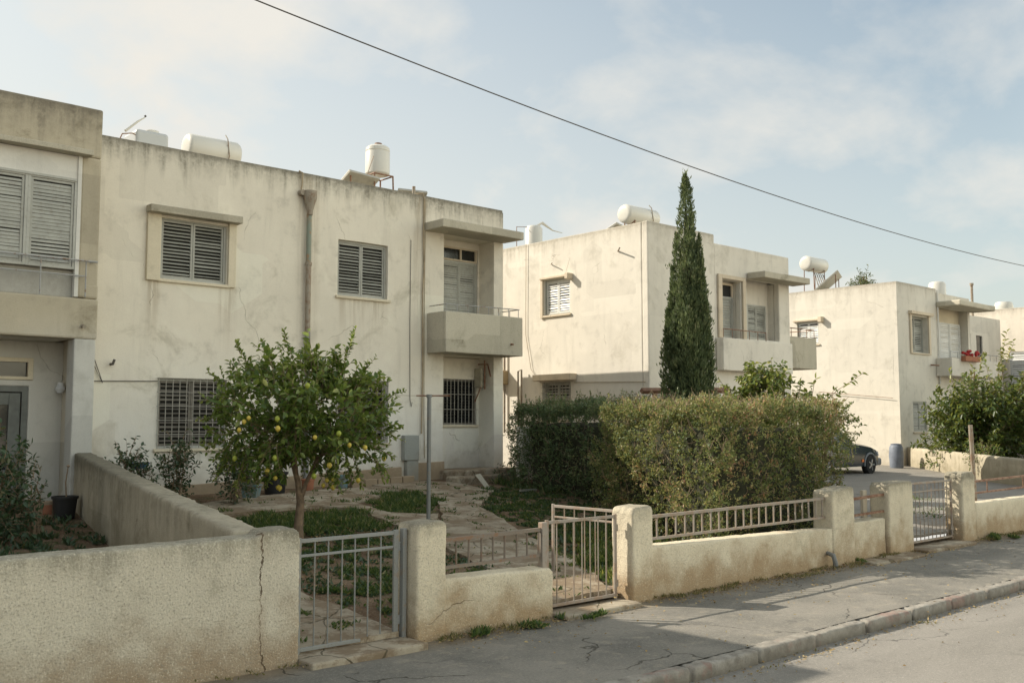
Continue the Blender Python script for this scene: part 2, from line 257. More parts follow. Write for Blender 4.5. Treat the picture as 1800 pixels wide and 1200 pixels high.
def ground_mats():
    t = NT('garden_earth'); P = t.pos(); n = t.noise(P, 1.2, 6, .65); f = t.noise(P, 22, 5, .7); v = t.vor(P, 26, 'F1')
    c = t.mix(t.rng(n, .35, .65), (.135, .085, .05), (.235, .165, .105)); c = t.mix(t.rng(f, .55, .7, 0, .7), c, (.36, .29, .20))
    c = t.mix(t.rng(t.noise(P, 3.1, 5), .52, .62, 0, .55), c, (.05, .07, .025))
    t.bsdf(c, .97, t.bump(t.math('ADD', f, v), .9, .03), spec=.2); M['soil'] = t.m
    t = NT('broken_path_concrete'); P = t.pos(); n = t.noise(P, 1.7, 6, .6); f = t.noise(P, 70, 4, .7); wv = t.add(P, t.scale(t.noisec(P, 1.8, 4), .35))
    ck = t.math('MULTIPLY', t.rng(t.vor(wv, 1.05), .012, .003), t.rng(t.noise(P, 1.3), .35, .5))
    c = t.mix(t.rng(n, .3, .7), (.29, .24, .175), (.42, .365, .275)); c = t.mix(t.rng(t.noise(P, 1.9, 7, .74), .44, .56, 0, .85), c, (.20, .145, .09)); c = t.mix(t.rng(t.noise(P, 11, 5, .7), .54, .70, 0, .6), c, (.15, .11, .07))
    c = t.mix(t.rng(f, .55, .75, 0, .35), c, (.15, .12, .09)); c = t.mix(t.math('MULTIPLY', ck, .7), c, (.07, .06, .03))
    t.bsdf(c, .93, t.bump(t.math('SUBTRACT', f, t.math('MULTIPLY', ck, 3.)), .7, .008), spec=.25); M['path'] = t.m
    t = NT('old_pavement_asphalt'); P = t.pos(); xyz = t.sep(P); n = t.noise(P, .9, 6, .62); f = t.noise(P, 130, 3, .75); wv = t.add(P, t.scale(t.noisec(P, 2.5, 5), .35))
    ck = t.math('MULTIPLY', t.rng(t.vor(wv, .45), .0045, .001), t.rng(t.noise(P, .8), .46, .54))
    c = t.mix(t.rng(n, .3, .7), (.14, .132, .112), (.235, .215, .18)); c = t.mix(t.rng(t.noise(P, 4, 6, .7), .52, .72, 0, .65), c, (.33, .29, .22)); c = t.mix(t.rng(t.noise(P, 1.6, 7, .7), .56, .64, 0, .6), c, (.10, .095, .085))
    c = t.mix(t.rng(f, .5, .7, 0, .5), c, (.34, .32, .28)); c = t.mix(t.rng(f, .42, .3, 0, .5), c, (.06, .057, .05))
    g2 = t.noise(P, 34, 4, .8); c = t.mix(t.rng(g2, .53, .68, 0, .5), c, (.36, .33, .28)); c = t.mix(t.rng(g2, .45, .32, 0, .45), c, (.07, .065, .055))
    edge = t.rng(t.math('ADD', xyz[1], t.math('MULTIPLY', n, .5)), 7.65, 8.1, 0, .75); c = t.mix(edge, c, (.22, .165, .10))
    c = t.mix(t.math('MULTIPLY', ck, .8), c, (.045, .04, .03))
    t.bsdf(c, .92, t.bump(t.math('SUBTRACT', f, t.math('MULTIPLY', ck, 3.)), .6, .006), spec=.3); M['pave'] = t.m
    t = NT('road_asphalt'); P = t.pos(); n = t.noise(t.map(P, (.5, 1.4, 1)), .8, 6, .62); f = t.noise(P, 120, 3, .75)
    wv = t.add(P, t.scale(t.noisec(P, 2, 5), .5)); ck = t.math('MULTIPLY', t.rng(t.vor(wv, .3), .003, .001), t.rng(t.noise(P, .5), .5, .56))
    c = t.mix(t.rng(n, .3, .7), (.20, .185, .16), (.255, .235, .205)); c = t.mix(t.rng(f, .5, .72, 0, .5), c, (.42, .39, .33)); c = t.mix(t.rng(f, .42, .28, 0, .45), c, (.07, .065, .058))
    g2 = t.noise(P, 30, 4, .8); c = t.mix(t.rng(g2, .53, .7, 0, .45), c, (.44, .40, .34)); c = t.mix(t.rng(g2, .45, .32, 0, .4), c, (.10, .092, .08))
    c = t.mix(t.rng(t.noise(P, 1.1, 8, .75), .54, .66, 0, .5), c, (.15, .138, .12)); c = t.mix(t.math('MULTIPLY', ck, .7), c, (.06, .055, .05))
    t.bsdf(c, .9, t.bump(f, .6, .006), spec=.3); M['road'] = t.m
    t = NT('kerb_concrete_faded_paint'); P = t.pos(); xyz = t.sep(P); n = t.noise(P, 7, 6, .65); f = t.noise(P, 60, 4)
    c = t.mix(t.rng(n, .3, .7), (.20, .18, .15), (.31, .285, .24))
    seg = t.math('FRACT', t.math('MULTIPLY', xyz[0], .55)); red = t.math('MULTIPLY', t.math('GREATER_THAN', seg, .5), t.rng(t.noise(P, 2.4, 6, .75), .50, .60))
    wh = t.math('MULTIPLY', t.math('LESS_THAN', seg, .5), t.rng(t.noise(P, 3.4, 6, .75), .50, .62))
    c = t.mix(t.math('MULTIPLY', red, .35), c, (.27, .11, .085)); c = t.mix(t.math('MULTIPLY', wh, .22), c, (.48, .46, .42))
    c = t.mix(t.rng(f, .55, .75, 0, .45), c, (.12, .10, .08)); c = t.mix(t.rng(xyz[2], -.04, -.13, 0, .55), c, (.13, .11, .08))
    t.bsdf(c, .9, t.bump(t.math('ADD', n, f), .6, .008), spec=.3); M['kerb'] = t.m
ground_mats()

# ------------------------------------------------------------------ geometry helpers
I = lambda p: p
def front(Y): return lambda u, v, w: (u, Y-w, v)            # wall facing -Y: u = x, v = z, w = outwards
def side(X): return lambda u, v, w: (X-w, u, v)             # wall facing -X: u = y, v = z
class MB:
    def __init__(s): s.v = []; s.f = []
    def quadbox(s, pts):
        b = len(s.v); s.v += [tuple(p) for p in pts]
        s.f += [tuple(b+i for i in q) for q in ((0, 1, 2, 3), (4, 7, 6, 5), (0, 4, 5, 1), (1, 5, 6, 2), (2, 6, 7, 3), (3, 7, 4, 0))]; return s
    def box(s, x0, x1, y0, y1, z0, z1):
        s.quadbox([(x0, y0, z0), (x1, y0, z0), (x1, y1, z0), (x0, y1, z0), (x0, y0, z1), (x1, y0, z1), (x1, y1, z1), (x0, y1, z1)]); return s
    def wbox(s, F, u0, u1, v0, v1, w0, w1):
        s.quadbox([F(u0, v0, w0), F(u1, v0, w0), F(u1, v0, w1), F(u0, v0, w1), F(u0, v1, w0), F(u1, v1, w0), F(u1, v1, w1), F(u0, v1, w1)]); return s
    def slat(s, F, u0, u1, v, w, h, d, th=.006):             # tilted louvre board
        a = [(v-h/2, w+d/2), (v-h/2+th, w+d/2+th), (v+h/2+th, w-d/2+th), (v+h/2, w-d/2)]
        s.quadbox([F(u0, a[0][0], a[0][1]), F(u1, a[0][0], a[0][1]), F(u1, a[3][0], a[3][1]), F(u0, a[3][0], a[3][1]),
                   F(u0, a[1][0], a[1][1]), F(u1, a[1][0], a[1][1]), F(u1, a[2][0], a[2][1]), F(u0, a[2][0], a[2][1])])
    def tube(s, pts, r, n=8, cap=True):
        pts = [Vector(p) for p in pts]; rr = r if isinstance(r, (list, tuple)) else [r]*len(pts); b = len(s.v); k = len(pts)
        up = Vector((0, 0, 1)); pa = None
        for i, p in enumerate(pts):
            d = (pts[min(i+1, k-1)]-pts[max(i-1, 0)]).normalized()
            a = (pa - d*pa.dot(d)).normalized() if pa is not None and (pa-d*pa.dot(d)).length > 1e-4 else (d.cross(up) if abs(d.z) < .95 else d.cross(Vector((1, 0, 0)))).normalized()
            pa = a; c = d.cross(a)
            for j in range(n):
                t = 2*math.pi*j/n; s.v.append(tuple(p+(a*math.cos(t)+c*math.sin(t))*rr[i]))
        for i in range(k-1):
            for j in range(n): s.f.append((b+i*n+j, b+i*n+(j+1) % n, b+(i+1)*n+(j+1) % n, b+(i+1)*n+j))
        if cap: s.f.append(tuple(b+j for j in range(n))); s.f.append(tuple(b+(k-1)*n+j for j in range(n)))
        return s
    def lathe(s, prof, c, axis='z', n=24):
        b = len(s.v); c = Vector(c)
        for (r, h) in prof:
            for j in range(n):
                t = 2*math.pi*j/n; p = {'z': (r*math.cos(t), r*math.sin(t), h), 'x': (h, r*math.cos(t), r*math.sin(t)), 'y': (r*math.cos(t), h, r*math.sin(t))}[axis]
                s.v.append(tuple(c+Vector(p)))
        for i in range(len(prof)-1):
            for j in range(n): s.f.append((b+i*n+j, b+i*n+(j+1) % n, b+(i+1)*n+(j+1) % n, b+(i+1)*n+j))
        s.f.append(tuple(b+j for j in range(n))); s.f.append(tuple(b+(len(prof)-1)*n+j for j in range(n))); return s
    def prism(s, poly, F, w0, w1):
        b = len(s.v); n = len(poly); s.v += [F(u, v, w0) for u, v in poly]+[F(u, v, w1) for u, v in poly]
        s.f += [tuple(b+i for i in range(n)), tuple(b+n+i for i in range(n))]
        s.f += [(b+i, b+(i+1) % n, b+n+(i+1) % n, b+n+i) for i in range(n)]; return s
    def facade(s, F, u0, u1, v0, v1, w0, w1, holes=(), step=.55, jit=.008):
        """wall slab with openings; holes are (u0,u1,v0,v1); extra cuts let the edges wander like hand-laid plaster"""
        us = {u0, u1}; vs = {v0, v1}
        for h in holes: us |= {h[0], h[1]}; vs |= {h[2], h[3]}
        def fill(a):
            a = sorted(a); o = []
            for p, q in zip(a, a[1:]):
                k = max(1, int((q-p)/step)); o += [p+(q-p)*i/k for i in range(k)]
            return o+[a[-1]]
        us = fill(us); vs = fill(vs); nu = len(us); nv = len(vs); cache = {}
        hole = lambda i, j: i < 0 or j < 0 or i >= nu-1 or j >= nv-1 or any(h[0]-1e-6 <= (us[i]+us[i+1])/2 <= h[1] and h[2] <= (vs[j]+vs[j+1])/2 <= h[3] for h in holes)
        def V(i, j, k):
            if (i, j, k) not in cache:
                u, v, w = us[i], vs[j], (w0, w1)[k]; nn = noise.noise_vector(Vector((u*.9, v*.9, w1*3+k)))
                p = F(u+nn.x*jit, v+nn.y*jit*1.3, w+(nn.z*jit if k else 0)); cache[(i, j, k)] = len(s.v); s.v.append(p)
            return cache[(i, j, k)]
        for i in range(nu-1):
            for j in range(nv-1):
                if hole(i, j): continue
                for k in (0, 1): s.f.append((V(i, j, k), V(i+1, j, k), V(i+1, j+1, k), V(i, j+1, k)))
                if hole(i-1, j): s.f.append((V(i, j, 0), V(i, j+1, 0), V(i, j+1, 1), V(i, j, 1)))
                if hole(i+1, j): s.f.append((V(i+1, j, 0), V(i+1, j+1, 0), V(i+1, j+1, 1), V(i+1, j, 1)))
                if hole(i, j-1): s.f.append((V(i, j, 0), V(i+1, j, 0), V(i+1, j, 1), V(i, j, 1)))
                if hole(i, j+1): s.f.append((V(i, j+1, 0), V(i+1, j+1, 0), V(i+1, j+1, 1), V(i, j+1, 1)))
        return s
    def split(s, *a, **k):
        '''one object per loose piece'''
        par = list(range(len(s.v)))
        def f(i):
            while par[i] != i: par[i] = par[par[i]]; i = par[i]
            return i
        for q in s.f:
            for i in q[1:]: par[f(i)] = f(q[0])
        grp = {}
        for q in s.f: grp.setdefault(f(q[0]), []).append(q)
        out = []
        for g in grp.values():
            ids = sorted({i for q in g for i in q}); mp = {i: j for j, i in enumerate(ids)}; m = MB(); m.v = [s.v[i] for i in ids]; m.f = [tuple(mp[i] for i in q) for q in g]; out.append(m.build(*a, **k))
        return out
    def build(s, name, mat, parent=None, bevel=0, smooth=False, seg=2, angle=40):
        me = bpy.data.meshes.new(name); off = wloc(parent) if parent else Vector((0, 0, 0))
        me.from_pydata([tuple(Vector(p)-off) for p in s.v], [], s.f)
        bm = bmesh.new(); bm.from_mesh(me); bmesh.ops.remove_doubles(bm, verts=bm.verts, dist=1e-5); bmesh.ops.recalc_face_normals(bm, faces=bm.faces)
        bm.to_mesh(me); bm.free(); me.materials.append(M[mat] if isinstance(mat, str) else mat)
        if smooth:
            me.shade_smooth() if hasattr(me, 'shade_smooth') else None
            for p in me.polygons: p.use_smooth = True
            try: me.set_sharp_from_angle(angle=R(angle))
            except Exception: pass
        o = bpy.data.objects.new(name, me); COL.objects.link(o)
        if parent: o.parent = parent
        if bevel:
            b = o.modifiers.new('bevel', 'BEVEL'); b.width = bevel; b.segments = seg; b.limit_method = 'ANGLE'; b.angle_limit = R(50)
        return o
def wloc(o):
    v = Vector((0, 0, 0))
    while o: v += Vector(o.location); o = o.parent
    return v
def tag(o, label=None, cat=None, group=None, kind=None):
    if label: o['label'] = label
    if cat: o['category'] = cat
    if group: o['group'] = group
    if kind: o['kind'] = kind
    return o
def thing(name, label, cat, loc=(0, 0, 0), group=None):
    o = bpy.data.objects.new(name, None); COL.objects.link(o); o.location = loc; o.empty_display_size = .2
    return tag(o, label, cat, group)
def copy_tree(o, parent=None):
    c = o.copy(); COL.objects.link(c)
    if parent: c.parent = parent
    for ch in list(o.children): copy_tree(ch, c)
    return c
def rough(o, vox=.03, st=.02, sc=.25, sm=True):
    """lumpy hand-applied render: voxel remesh, then a cloud displacement"""
    r = o.modifiers.new('remesh', 'REMESH'); r.mode = 'VOXEL'; r.voxel_size = vox; r.use_smooth_shade = sm
    s1 = o.modifiers.new('soften', 'SMOOTH'); s1.iterations = 1; s1.factor = .5
    tx = bpy.data.textures.new('lumps', 'CLOUDS'); tx.noise_scale = sc; tx.noise_depth = 3
    d = o.modifiers.new('lumps', 'DISPLACE'); d.texture = tx; d.strength = st; d.mid_level = .5; d.texture_coords = 'GLOBAL'
    t2 = bpy.data.textures.new('pits', 'CLOUDS'); t2.noise_scale = .05; t2.noise_depth = 3
    d2 = o.modifiers.new('pits', 'DISPLACE'); d2.texture = t2; d2.strength = min(.009, st*.5); d2.mid_level = .5; d2.texture_coords = 'GLOBAL'
    return o

# ------------------------------------------------------------------ ground
def ss(a, b, x):
    t = min(1, max(0, (x-a)/(b-a))); return t*t*(3-2*t)
def ter(x, y):
    yy = min(y, 26); a = .10+.065*(yy-8)+.012*(min(max(x, -5), 20)-8); b = .12+.03*(yy-8)+.004*(min(x, 45)-17)
    t = ss(15.5, 21, x); return a*(1-t)+b*t
def struct(o): o['kind'] = 'structure'; return o
def grid_mesh(name, xs, ys, zf, mat):
    mb = MB(); nx = len(xs); ny = len(ys)
    mb.v = [(x, y, zf(x, y)) for y in ys for x in xs]
    mb.f = [(j*nx+i, j*nx+i+1, (j+1)*nx+i+1, (j+1)*nx+i) for j in range(ny-1) for i in range(nx-1)]
    return struct(mb.build(name, mat, smooth=True))
def sp(a, b, n): return [a+(b-a)*i/n for i in range(n+1)]
grid_mesh('ground', sp(-60, -4, 8)+sp(-3.7, 20, 79)+sp(21, 60, 39)+sp(64, 300, 12), [7.95]+sp(8.1, 20, 40)+sp(21, 60, 20)+sp(70, 400, 8),
          lambda x, y: ter(x, y)+(.018*noise.noise(Vector((x*1.7, y*1.7, 0)))+.01*noise.noise(Vector((x*6, y*6, 3))) if x < 30 and y < 22 else 0) + (.0 if y < 60 else -.3), 'soil')
road = MB(); road.v = [(-80, -30, -.13), (300, -30, -.13), (300, 8.4, -.13), (-80, 8.4, -.13)]; road.f = [(0, 1, 2, 3)]; struct(road.build('road', 'road'))
grid_mesh('pavement', sp(-40, 3, 20)+sp(3.2, 30, 134)+sp(32, 300, 10), sp(5.60, 8.3, 16), lambda x, y: .012*noise.noise(Vector((x*.8, y*.8, 0)))+.006*noise.noise(Vector((x*3, y*3, 5)))-.004+(.05*ss(7.55, 8.2, y))+.003*(1-ss(5.62, 5.95, y)), 'pave')
kb = MB(); kn = MB(); x = -40.
while x < 120:
    ln = 1.0 if x < 40 else 10; kb_ = kn if 3 <= x < 26 else kb; gp_ = .016 if 3 <= x < 26 else .006; j = random.uniform(-.012, .012); h = random.uniform(-.008, .008)
    kb_.box(x+gp_, x+ln-gp_, 5.47+j, 5.66+j, -.3, -.004+h*.6); x += ln
struct(kb.build('kerb', 'kerb', bevel=.03, seg=3)); KN = struct(kn.build('kerb', 'kerb', bevel=.025, seg=2)); KN_ROUGH = KN

rough(KN_ROUGH, .017, .022, .12)
def wob(poly, amp=.06, step=.18, seed=0):
    out = []
    for (a, b) in zip(poly, poly[1:]+poly[:1]):
        a = Vector(a+(0,)); b = Vector(b+(0,)); k = max(1, int((b-a).length/step))
        for i in range(k):
            p = a.lerp(b, i/k); n = noise.noise_vector(Vector((p.x*2.1+seed, p.y*2.1, seed))); out.append((p.x+n.x*amp*2, p.y+n.y*amp*2))
    return out
def inside(p, poly):
    x, y = p; c = False; n = len(poly)
    for i in range(n):
        x1, y1 = poly[i]; x2, y2 = poly[i-1]
        if (y1 > y) != (y2 > y) and x < (x2-x1)*(y-y1)/(y2-y1)+x1: c = not c
    return c
def sheet(name, polys, mat, lift, th=.05, zf=ter, amp=.05):
    mb = MB()
    for k, poly in enumerate(polys):
        pl = wob(poly, amp, seed=k*3.7); b = len(mb.v); n = len(pl)
        mb.v += [(p[0], p[1], zf(*p)+lift) for p in pl]+[(p[0], p[1], zf(*p)+lift-th) for p in pl]
        for t in tessellate_polygon([[Vector((p[0], p[1], 0)) for p in pl]]): mb.f.append(tuple(b+i for i in t))
        mb.f += [(b+i, b+(i+1) % n, b+n+(i+1) % n, b+n+i) for i in range(n)]
    return struct(mb.build(name, mat))
PATH_GATE = [(4.5, 7.95), (5.68, 7.95), (5.68, 9.3), (5.75, 10.6), (5.2, 11.2), (4.75, 10.8)]
PATH_MAIN = [(7.62, 7.98), (8.75, 7.98), (9.64, 9.48), (10.23, 10.83), (11.09, 12.57), (11.95, 14.18), (13.5, 15.6), (13.6, 17.1), (13.0, 17.9), (11.9, 17.9),
             (11.75, 17.2), (11.95, 16.6), (11.75, 15.2), (10.6, 13.6), (9.9, 12.7), (9.33, 12.3), (8.76, 11.2), (8.25, 9.51)]
PATH_CROSS = [(11.74, 17.25), (10.3, 17.25), (7.95, 16.75), (7.0, 16.2), (7.2, 15.3), (9.07, 15.48), (9.75, 14.9), (9.2, 13.1), (9.3, 12.3), (9.88, 12.75), (10.55, 13.65), (9.93, 14.2), (10.1, 15.5), (11.9, 16.66)]
sheet('garden_path', [PATH_GATE, PATH_MAIN, PATH_CROSS], 'path', .045)
sheet('driveway', [[(15.9, 8.0), (17.6, 8.0), (24, 9.0), (60, 9.0), (60, 24), (24, 24), (25.8, 15.0), (21.2, 12.9), (17, 10)]], 'road', .03, amp=.03)
th = MB(); th.box(4.5, 5.74, 7.55, 8.02, -.1, .055).box(7.6, 8.85, 7.6, 8.02, -.1, .05).box(15.8, 17.6, 7.55, 8.02, -.1, .05).box(13.9, 15.5, 7.42, 7.8, -.1, .035)
struct(th.build('gate_threshold', 'path', bevel=.02))

# ------------------------------------------------------------------ leaf meshes
def leaf_object(name, P, D, L, W, mat, parent=None, rnd=None, fold=.25, six=False, nrm=None, curl=0., label=None):
    n = len(P); P = np.asarray(P, float); D = np.asarray(D, float); D /= np.linalg.norm(D, axis=1)[:, None]+1e-9
    L = np.broadcast_to(L, n)[:, None]; W = np.broadcast_to(W, n)[:, None]
    q = RNG.normal(size=(n, 3)) if nrm is None else np.asarray(nrm)+RNG.normal(size=(n, 3))*.45
    Sd = np.cross(D, q); Sd /= np.linalg.norm(Sd, axis=1)[:, None]+1e-9; U = np.cross(Sd, D)
    off = np.array(wloc(parent)) if parent else np.zeros(3); P = P-off
    if six:
        a = P+D*L*.28+Sd*W*.42+U*W*fold; b = P+D*L*.68+Sd*W*.40+U*W*fold*.8-U*L*curl; t = P+D*L-U*L*curl*2.2
        c = P+D*L*.68-Sd*W*.40+U*W*fold*.8-U*L*curl; d = P+D*L*.28-Sd*W*.42+U*W*fold
        V = np.stack([P, a, b, t, c, d], 1).reshape(-1, 3); k = 6; base = (np.arange(n)*6)[:, None]
        F = np.concatenate([base+np.array([0, 1, 2, 3]), base+np.array([0, 3, 4, 5])], 1).reshape(-1); fs = 4
    else:
        a = P+D*L*.45+Sd*W*.5+U*W*fold; t = P+D*L; b = P+D*L*.45-Sd*W*.5+U*W*fold
        V = np.stack([P, a, t, b], 1).reshape(-1, 3); k = 4; base = (np.arange(n)*4)[:, None]
        F = np.concatenate([base+np.array([0, 1, 2]), base+np.array([0, 2, 3])], 1).reshape(-1); fs = 3
    me = bpy.data.meshes.new(name); nf = n*2
    me.vertices.add(len(V)); me.vertices.foreach_set('co', V.astype(np.float32).ravel())
    me.loops.add(len(F)); me.loops.foreach_set('vertex_index', F.astype(np.int32))
    me.polygons.add(nf); me.polygons.foreach_set('loop_start', (np.arange(nf)*fs).astype(np.int32)); me.polygons.foreach_set('loop_total', np.full(nf, fs, np.int32))
    me.update(calc_edges=True); me.validate()
    rnd = RNG.random(n) if rnd is None else rnd
    at = me.attributes.new('rnd', 'FLOAT', 'FACE'); at.data.foreach_set('value', np.repeat(rnd, 2).astype(np.float32)[:len(me.polygons)])
    me.materials.append(M[mat]); o = bpy.data.objects.new(name, me); COL.objects.link(o)
    if parent: o.parent = parent
    return o
def unit(n):
    v = RNG.normal(size=(n, 3)); return v/np.linalg.norm(v, axis=1)[:, None]
def nz(p, s, k=0.): return noise.noise(Vector((p[0]*s+k, p[1]*s-k, p[2]*s+k*.5)))

# ------------------------------------------------------------------ window and door kits (parts of a house)
def shutter_window(F, house, u0, u1, v0, v1, rec=.12, leaves=2, gap=.062, slat='shut', frame='alu', sill=True, grille=None, tilt=(.030, .042), sillmat='cream', open_leaf=None, name='window'):
    """frame mesh (the part) with shutter leaves, dark sheet for the unlit room, sill and security grille as sub-parts; rec = depth of the recess"""
    fr = MB(); t = .045
    fr.wbox(F, u0, u0+t, v0, v1, -rec-.05, -rec+.03).wbox(F, u1-t, u1, v0, v1, -rec-.05, -rec+.03)
    fr.wbox(F, u0+t, u1-t, v1-t, v1, -rec-.05, -rec+.03).wbox(F, u0+t, u1-t, v0, v0+t, -rec-.05, -rec+.03)
    f = fr.build(name, frame, house, bevel=.004, seg=1)
    MB().wbox(F, u0+t, u1-t, v0+t, v1-t, -rec-.075, -rec-.055).build('pane', 'inside', f)  # dark sheet painting the shade seen between the slats
    iw = (u1-u0-2*t)/leaves
    for k in range(leaves):
        a = u0+t+k*iw+.004; b = a+iw-.008; m = MB(); s = .038; w0, w1 = -rec-.03, -rec+.012
        m.wbox(F, a, a+s, v0+t+.003, v1-t-.003, w0, w1).wbox(F, b-s, b, v0+t+.003, v1-t-.003, w0, w1)
        m.wbox(F, a+s, b-s, v1-t-s-.003, v1-t-.003, w0, w1).wbox(F, a+s, b-s, v0+t+.003, v0+t+s+.003, w0, w1)
        v = v0+t+s+gap*.6
        while v < v1-t-s-gap*.2:
            m.slat(F, a+s, b-s, v+random.uniform(-.004, .004), -rec-.008+random.uniform(-.003, .003), tilt[0]*random.uniform(.7, 1.35), tilt[1]*random.uniform(.8, 1.1)); v += gap
        m.build('shutter', slat, f)
    if sill: MB().wbox(F, u0-.06, u1+.06, v0-.06, v0-.004, -rec-.05, .055).build('sill', sillmat, f, bevel=.008)
    if grille:
        g = MB(); n = int((u1-u0)/grille[0]); rows = grille[1]; r = .007
        for i in range(n+1):
            u = u0+.01+(u1-u0-.02)*i/n; g.tube([F(u, v0-.02, .03), F(u, v1+.01, .03)], r*1.25, 5)
        for j in range(rows+1):
            v = v0+.0+(v1-v0)*j/rows; g.tube([F(u0-.03, v, .045), F(u1+.03, v, .045)], r, 5)
        for (u, v) in ((u0, v0+.1), (u0, v1-.1), (u1, v0+.1), (u1, v1-.1)): g.tube([F(u, v, .04), F(u, v, -.06)], .008, 5)
        g.build('grille', 'grille', f)
    return f
def rail_run(pts, posts, parent, mat='rail', r=.014, low=None, name='railing'):
    m = MB(); m.tube(pts, r, 6)
    for (a, b) in posts: m.tube([a, b], r*.7, 6)
    if low: m.tube(low, r*.8, 6)
    return m.build(name, mat, parent)
def slab(F, house, u0, u1, v0, v1, w0, w1, name, mat, vox=0, bevel=.02):
    m = MB().facade(F, u0, u1, v0, v1, w0, w1, step=.35, jit=.01); return m.build(name, mat, house, bevel=bevel, seg=2)

# ================================================================== HOUSE (main, middle of the photo)
H1 = thing('house', 'long grey-beige house behind the lemon tree, brown downpipe on its front', 'house', (11, 18, .7))
F = front(18.)
holes = [(7.34, 8.67, 4.77, 5.92), (11.19, 12.47, 4.79, 5.99), (7.37, 8.72, 1.62, 2.92), (11.2, 12.5, 1.66, 3.0), (14.04, 15.57, 4.55, 6.46), (14.04, 15.57, .3, 3.66)]
m = MB(); m.facade(F, 5.9, 15.85, -.2, 7.28, -.2, 0, holes)
m.facade(side(15.85), 18.2, 25.5, -.2, 7.28, -.2, 0)
m.facade(front(25.7), 5.9, 15.85, -.2, 7.28, -.2, 0)
m.build('wall', 'h1', H1, bevel=.025)
MB().box(5.8, 15.84, 18.2, 25.5, 6.78, 6.93).build('roof', 'conc', H1)
# recess at the right end
G = front(18.56)
m = MB(); m.facade(G, 13.95, 15.64, .3, 3.64, -.12, 0, [(14.45, 15.47, 2.05, 3.13)]); m.facade(G, 13.95, 15.64, 4.5, 6.5, -.12, 0, [(14.4, 15.52, 4.6, 6.32)])
m.box(13.88, 14.035, 18.2, 18.56, .3, 6.5).box(15.575, 15.65, 18.2, 18.68, .3, 6.5).box(14.03, 15.6, 18.19, 18.68, 3.65, 4.5).box(14.03, 15.6, 18.19, 18.68, 6.47, 6.6)
m.build('recess_wall', 'h1', H1)
f = shutter_window(G, H1, 14.4, 15.5, 4.6, 5.98, .03, 2, .055, 'shut', 'alu', False, None, (.05, .014), name='balcony_door')
m = MB(); m.wbox(G, 14.4, 14.44, 6.03, 6.28, -.06, .0).wbox(G, 14.98, 15.02, 6.03, 6.28, -.06, .0).wbox(G, 15.46, 15.5, 6.03, 6.28, -.06, 0).wbox(G, 14.4, 15.5, 6.28, 6.32, -.06, 0).wbox(G, 14.4, 15.5, 5.99, 6.03, -.06, 0)
tw = m.build('transom_window', 'cream2', H1); MB().wbox(G, 14.4, 15.5, 6.0, 6.3, -.09, -.05).build('pane', 'glass', tw)
shutter_window(G, H1, 14.45, 15.47, 2.05, 3.13, .04, 2, .07, 'glass', 'shutd', True, (.11, 3))
m = MB(); m.box(15.42, 15.58, 18.3, 18.55, 2.95, 3.4)
gm = m.build('junction_box', 'concdark', H1, bevel=.01)
m = MB(); m.tube([(15.5, 18.25, 2.9), (15.5, 18.25, 3.6)], .02, 6).tube([(15.42, 18.4, 3.5), (15.55, 18.2, 3.5), (15.56, 18.1, 3.2)], .018, 6).tube([(15.4, 18.5, 2.6), (15.45, 18.3, 3.0)], .015, 6); m.split('pipework', 'rust', H1)
# balcony
m = MB(); m.facade(front(17.3), 13.56, 15.88, 3.66, 4.58, -.1, 0, jit=.01, step=.3)
m.facade(side(13.56), 17.4, 18.0, 3.66, 4.58, -.1, 0, step=.3); m.box(15.78, 15.878, 17.4, 18.0, 3.662, 4.575); m.box(13.66, 15.78, 17.4, 18.0, 3.665, 3.8)
b = m.build('balcony', 'concdark', H1, bevel=.015)
pts = [(13.62, 17.98, 4.74), (13.62, 17.36, 4.74), (15.82, 17.36, 4.77), (15.82, 17.98, 4.77)]
rail_run(pts, [((13.62+.31*i, 17.36, 4.56), (13.62+.31*i, 17.36, 4.75)) for i in range(8)]+[((15.82, 17.7, 4.57), (15.82, 17.7, 4.76))], b, r=.012)
MB().tube([(15.5, 17.3, 3.93), (15.5, 17.22, 3.92)], .022, 8).build('drain_spout', 'rust', b)
slab(front(17.3), H1, 13.46, 15.92, 6.46, 6.65, -.72, 0, 'canopy', 'concdark')
# window surround with hood
m = MB(); m.wbox(F, 7.07, 7.33, 4.72, 6.0, -.02, .07).wbox(F, 8.68, 8.84, 4.72, 6.0, -.02, .06); m.split('window_surround', 'cream', H1, bevel=.012)
m = MB(); m.facade(F, 7.05, 8.88, 5.97, 6.11, .005, .24, step=.3, jit=.008); m.build('hood', 'conc', H1, bevel=.015)
shutter_window(F, H1, 7.34, 8.67, 4.77, 5.95, .09, 2, .066)
shutter_window(F, H1, 11.19, 12.47, 4.79, 5.99, .11, 2, .066)
shutter_window(F, H1, 7.37, 8.72, 1.62, 2.92, .10, 2, .085, 'shutd', 'alu', True, (.135, 5))
shutter_window(F, H1, 11.2, 12.5, 1.66, 3.0, .10, 2, .085, 'shutd', 'alu', True, (.135, 5))
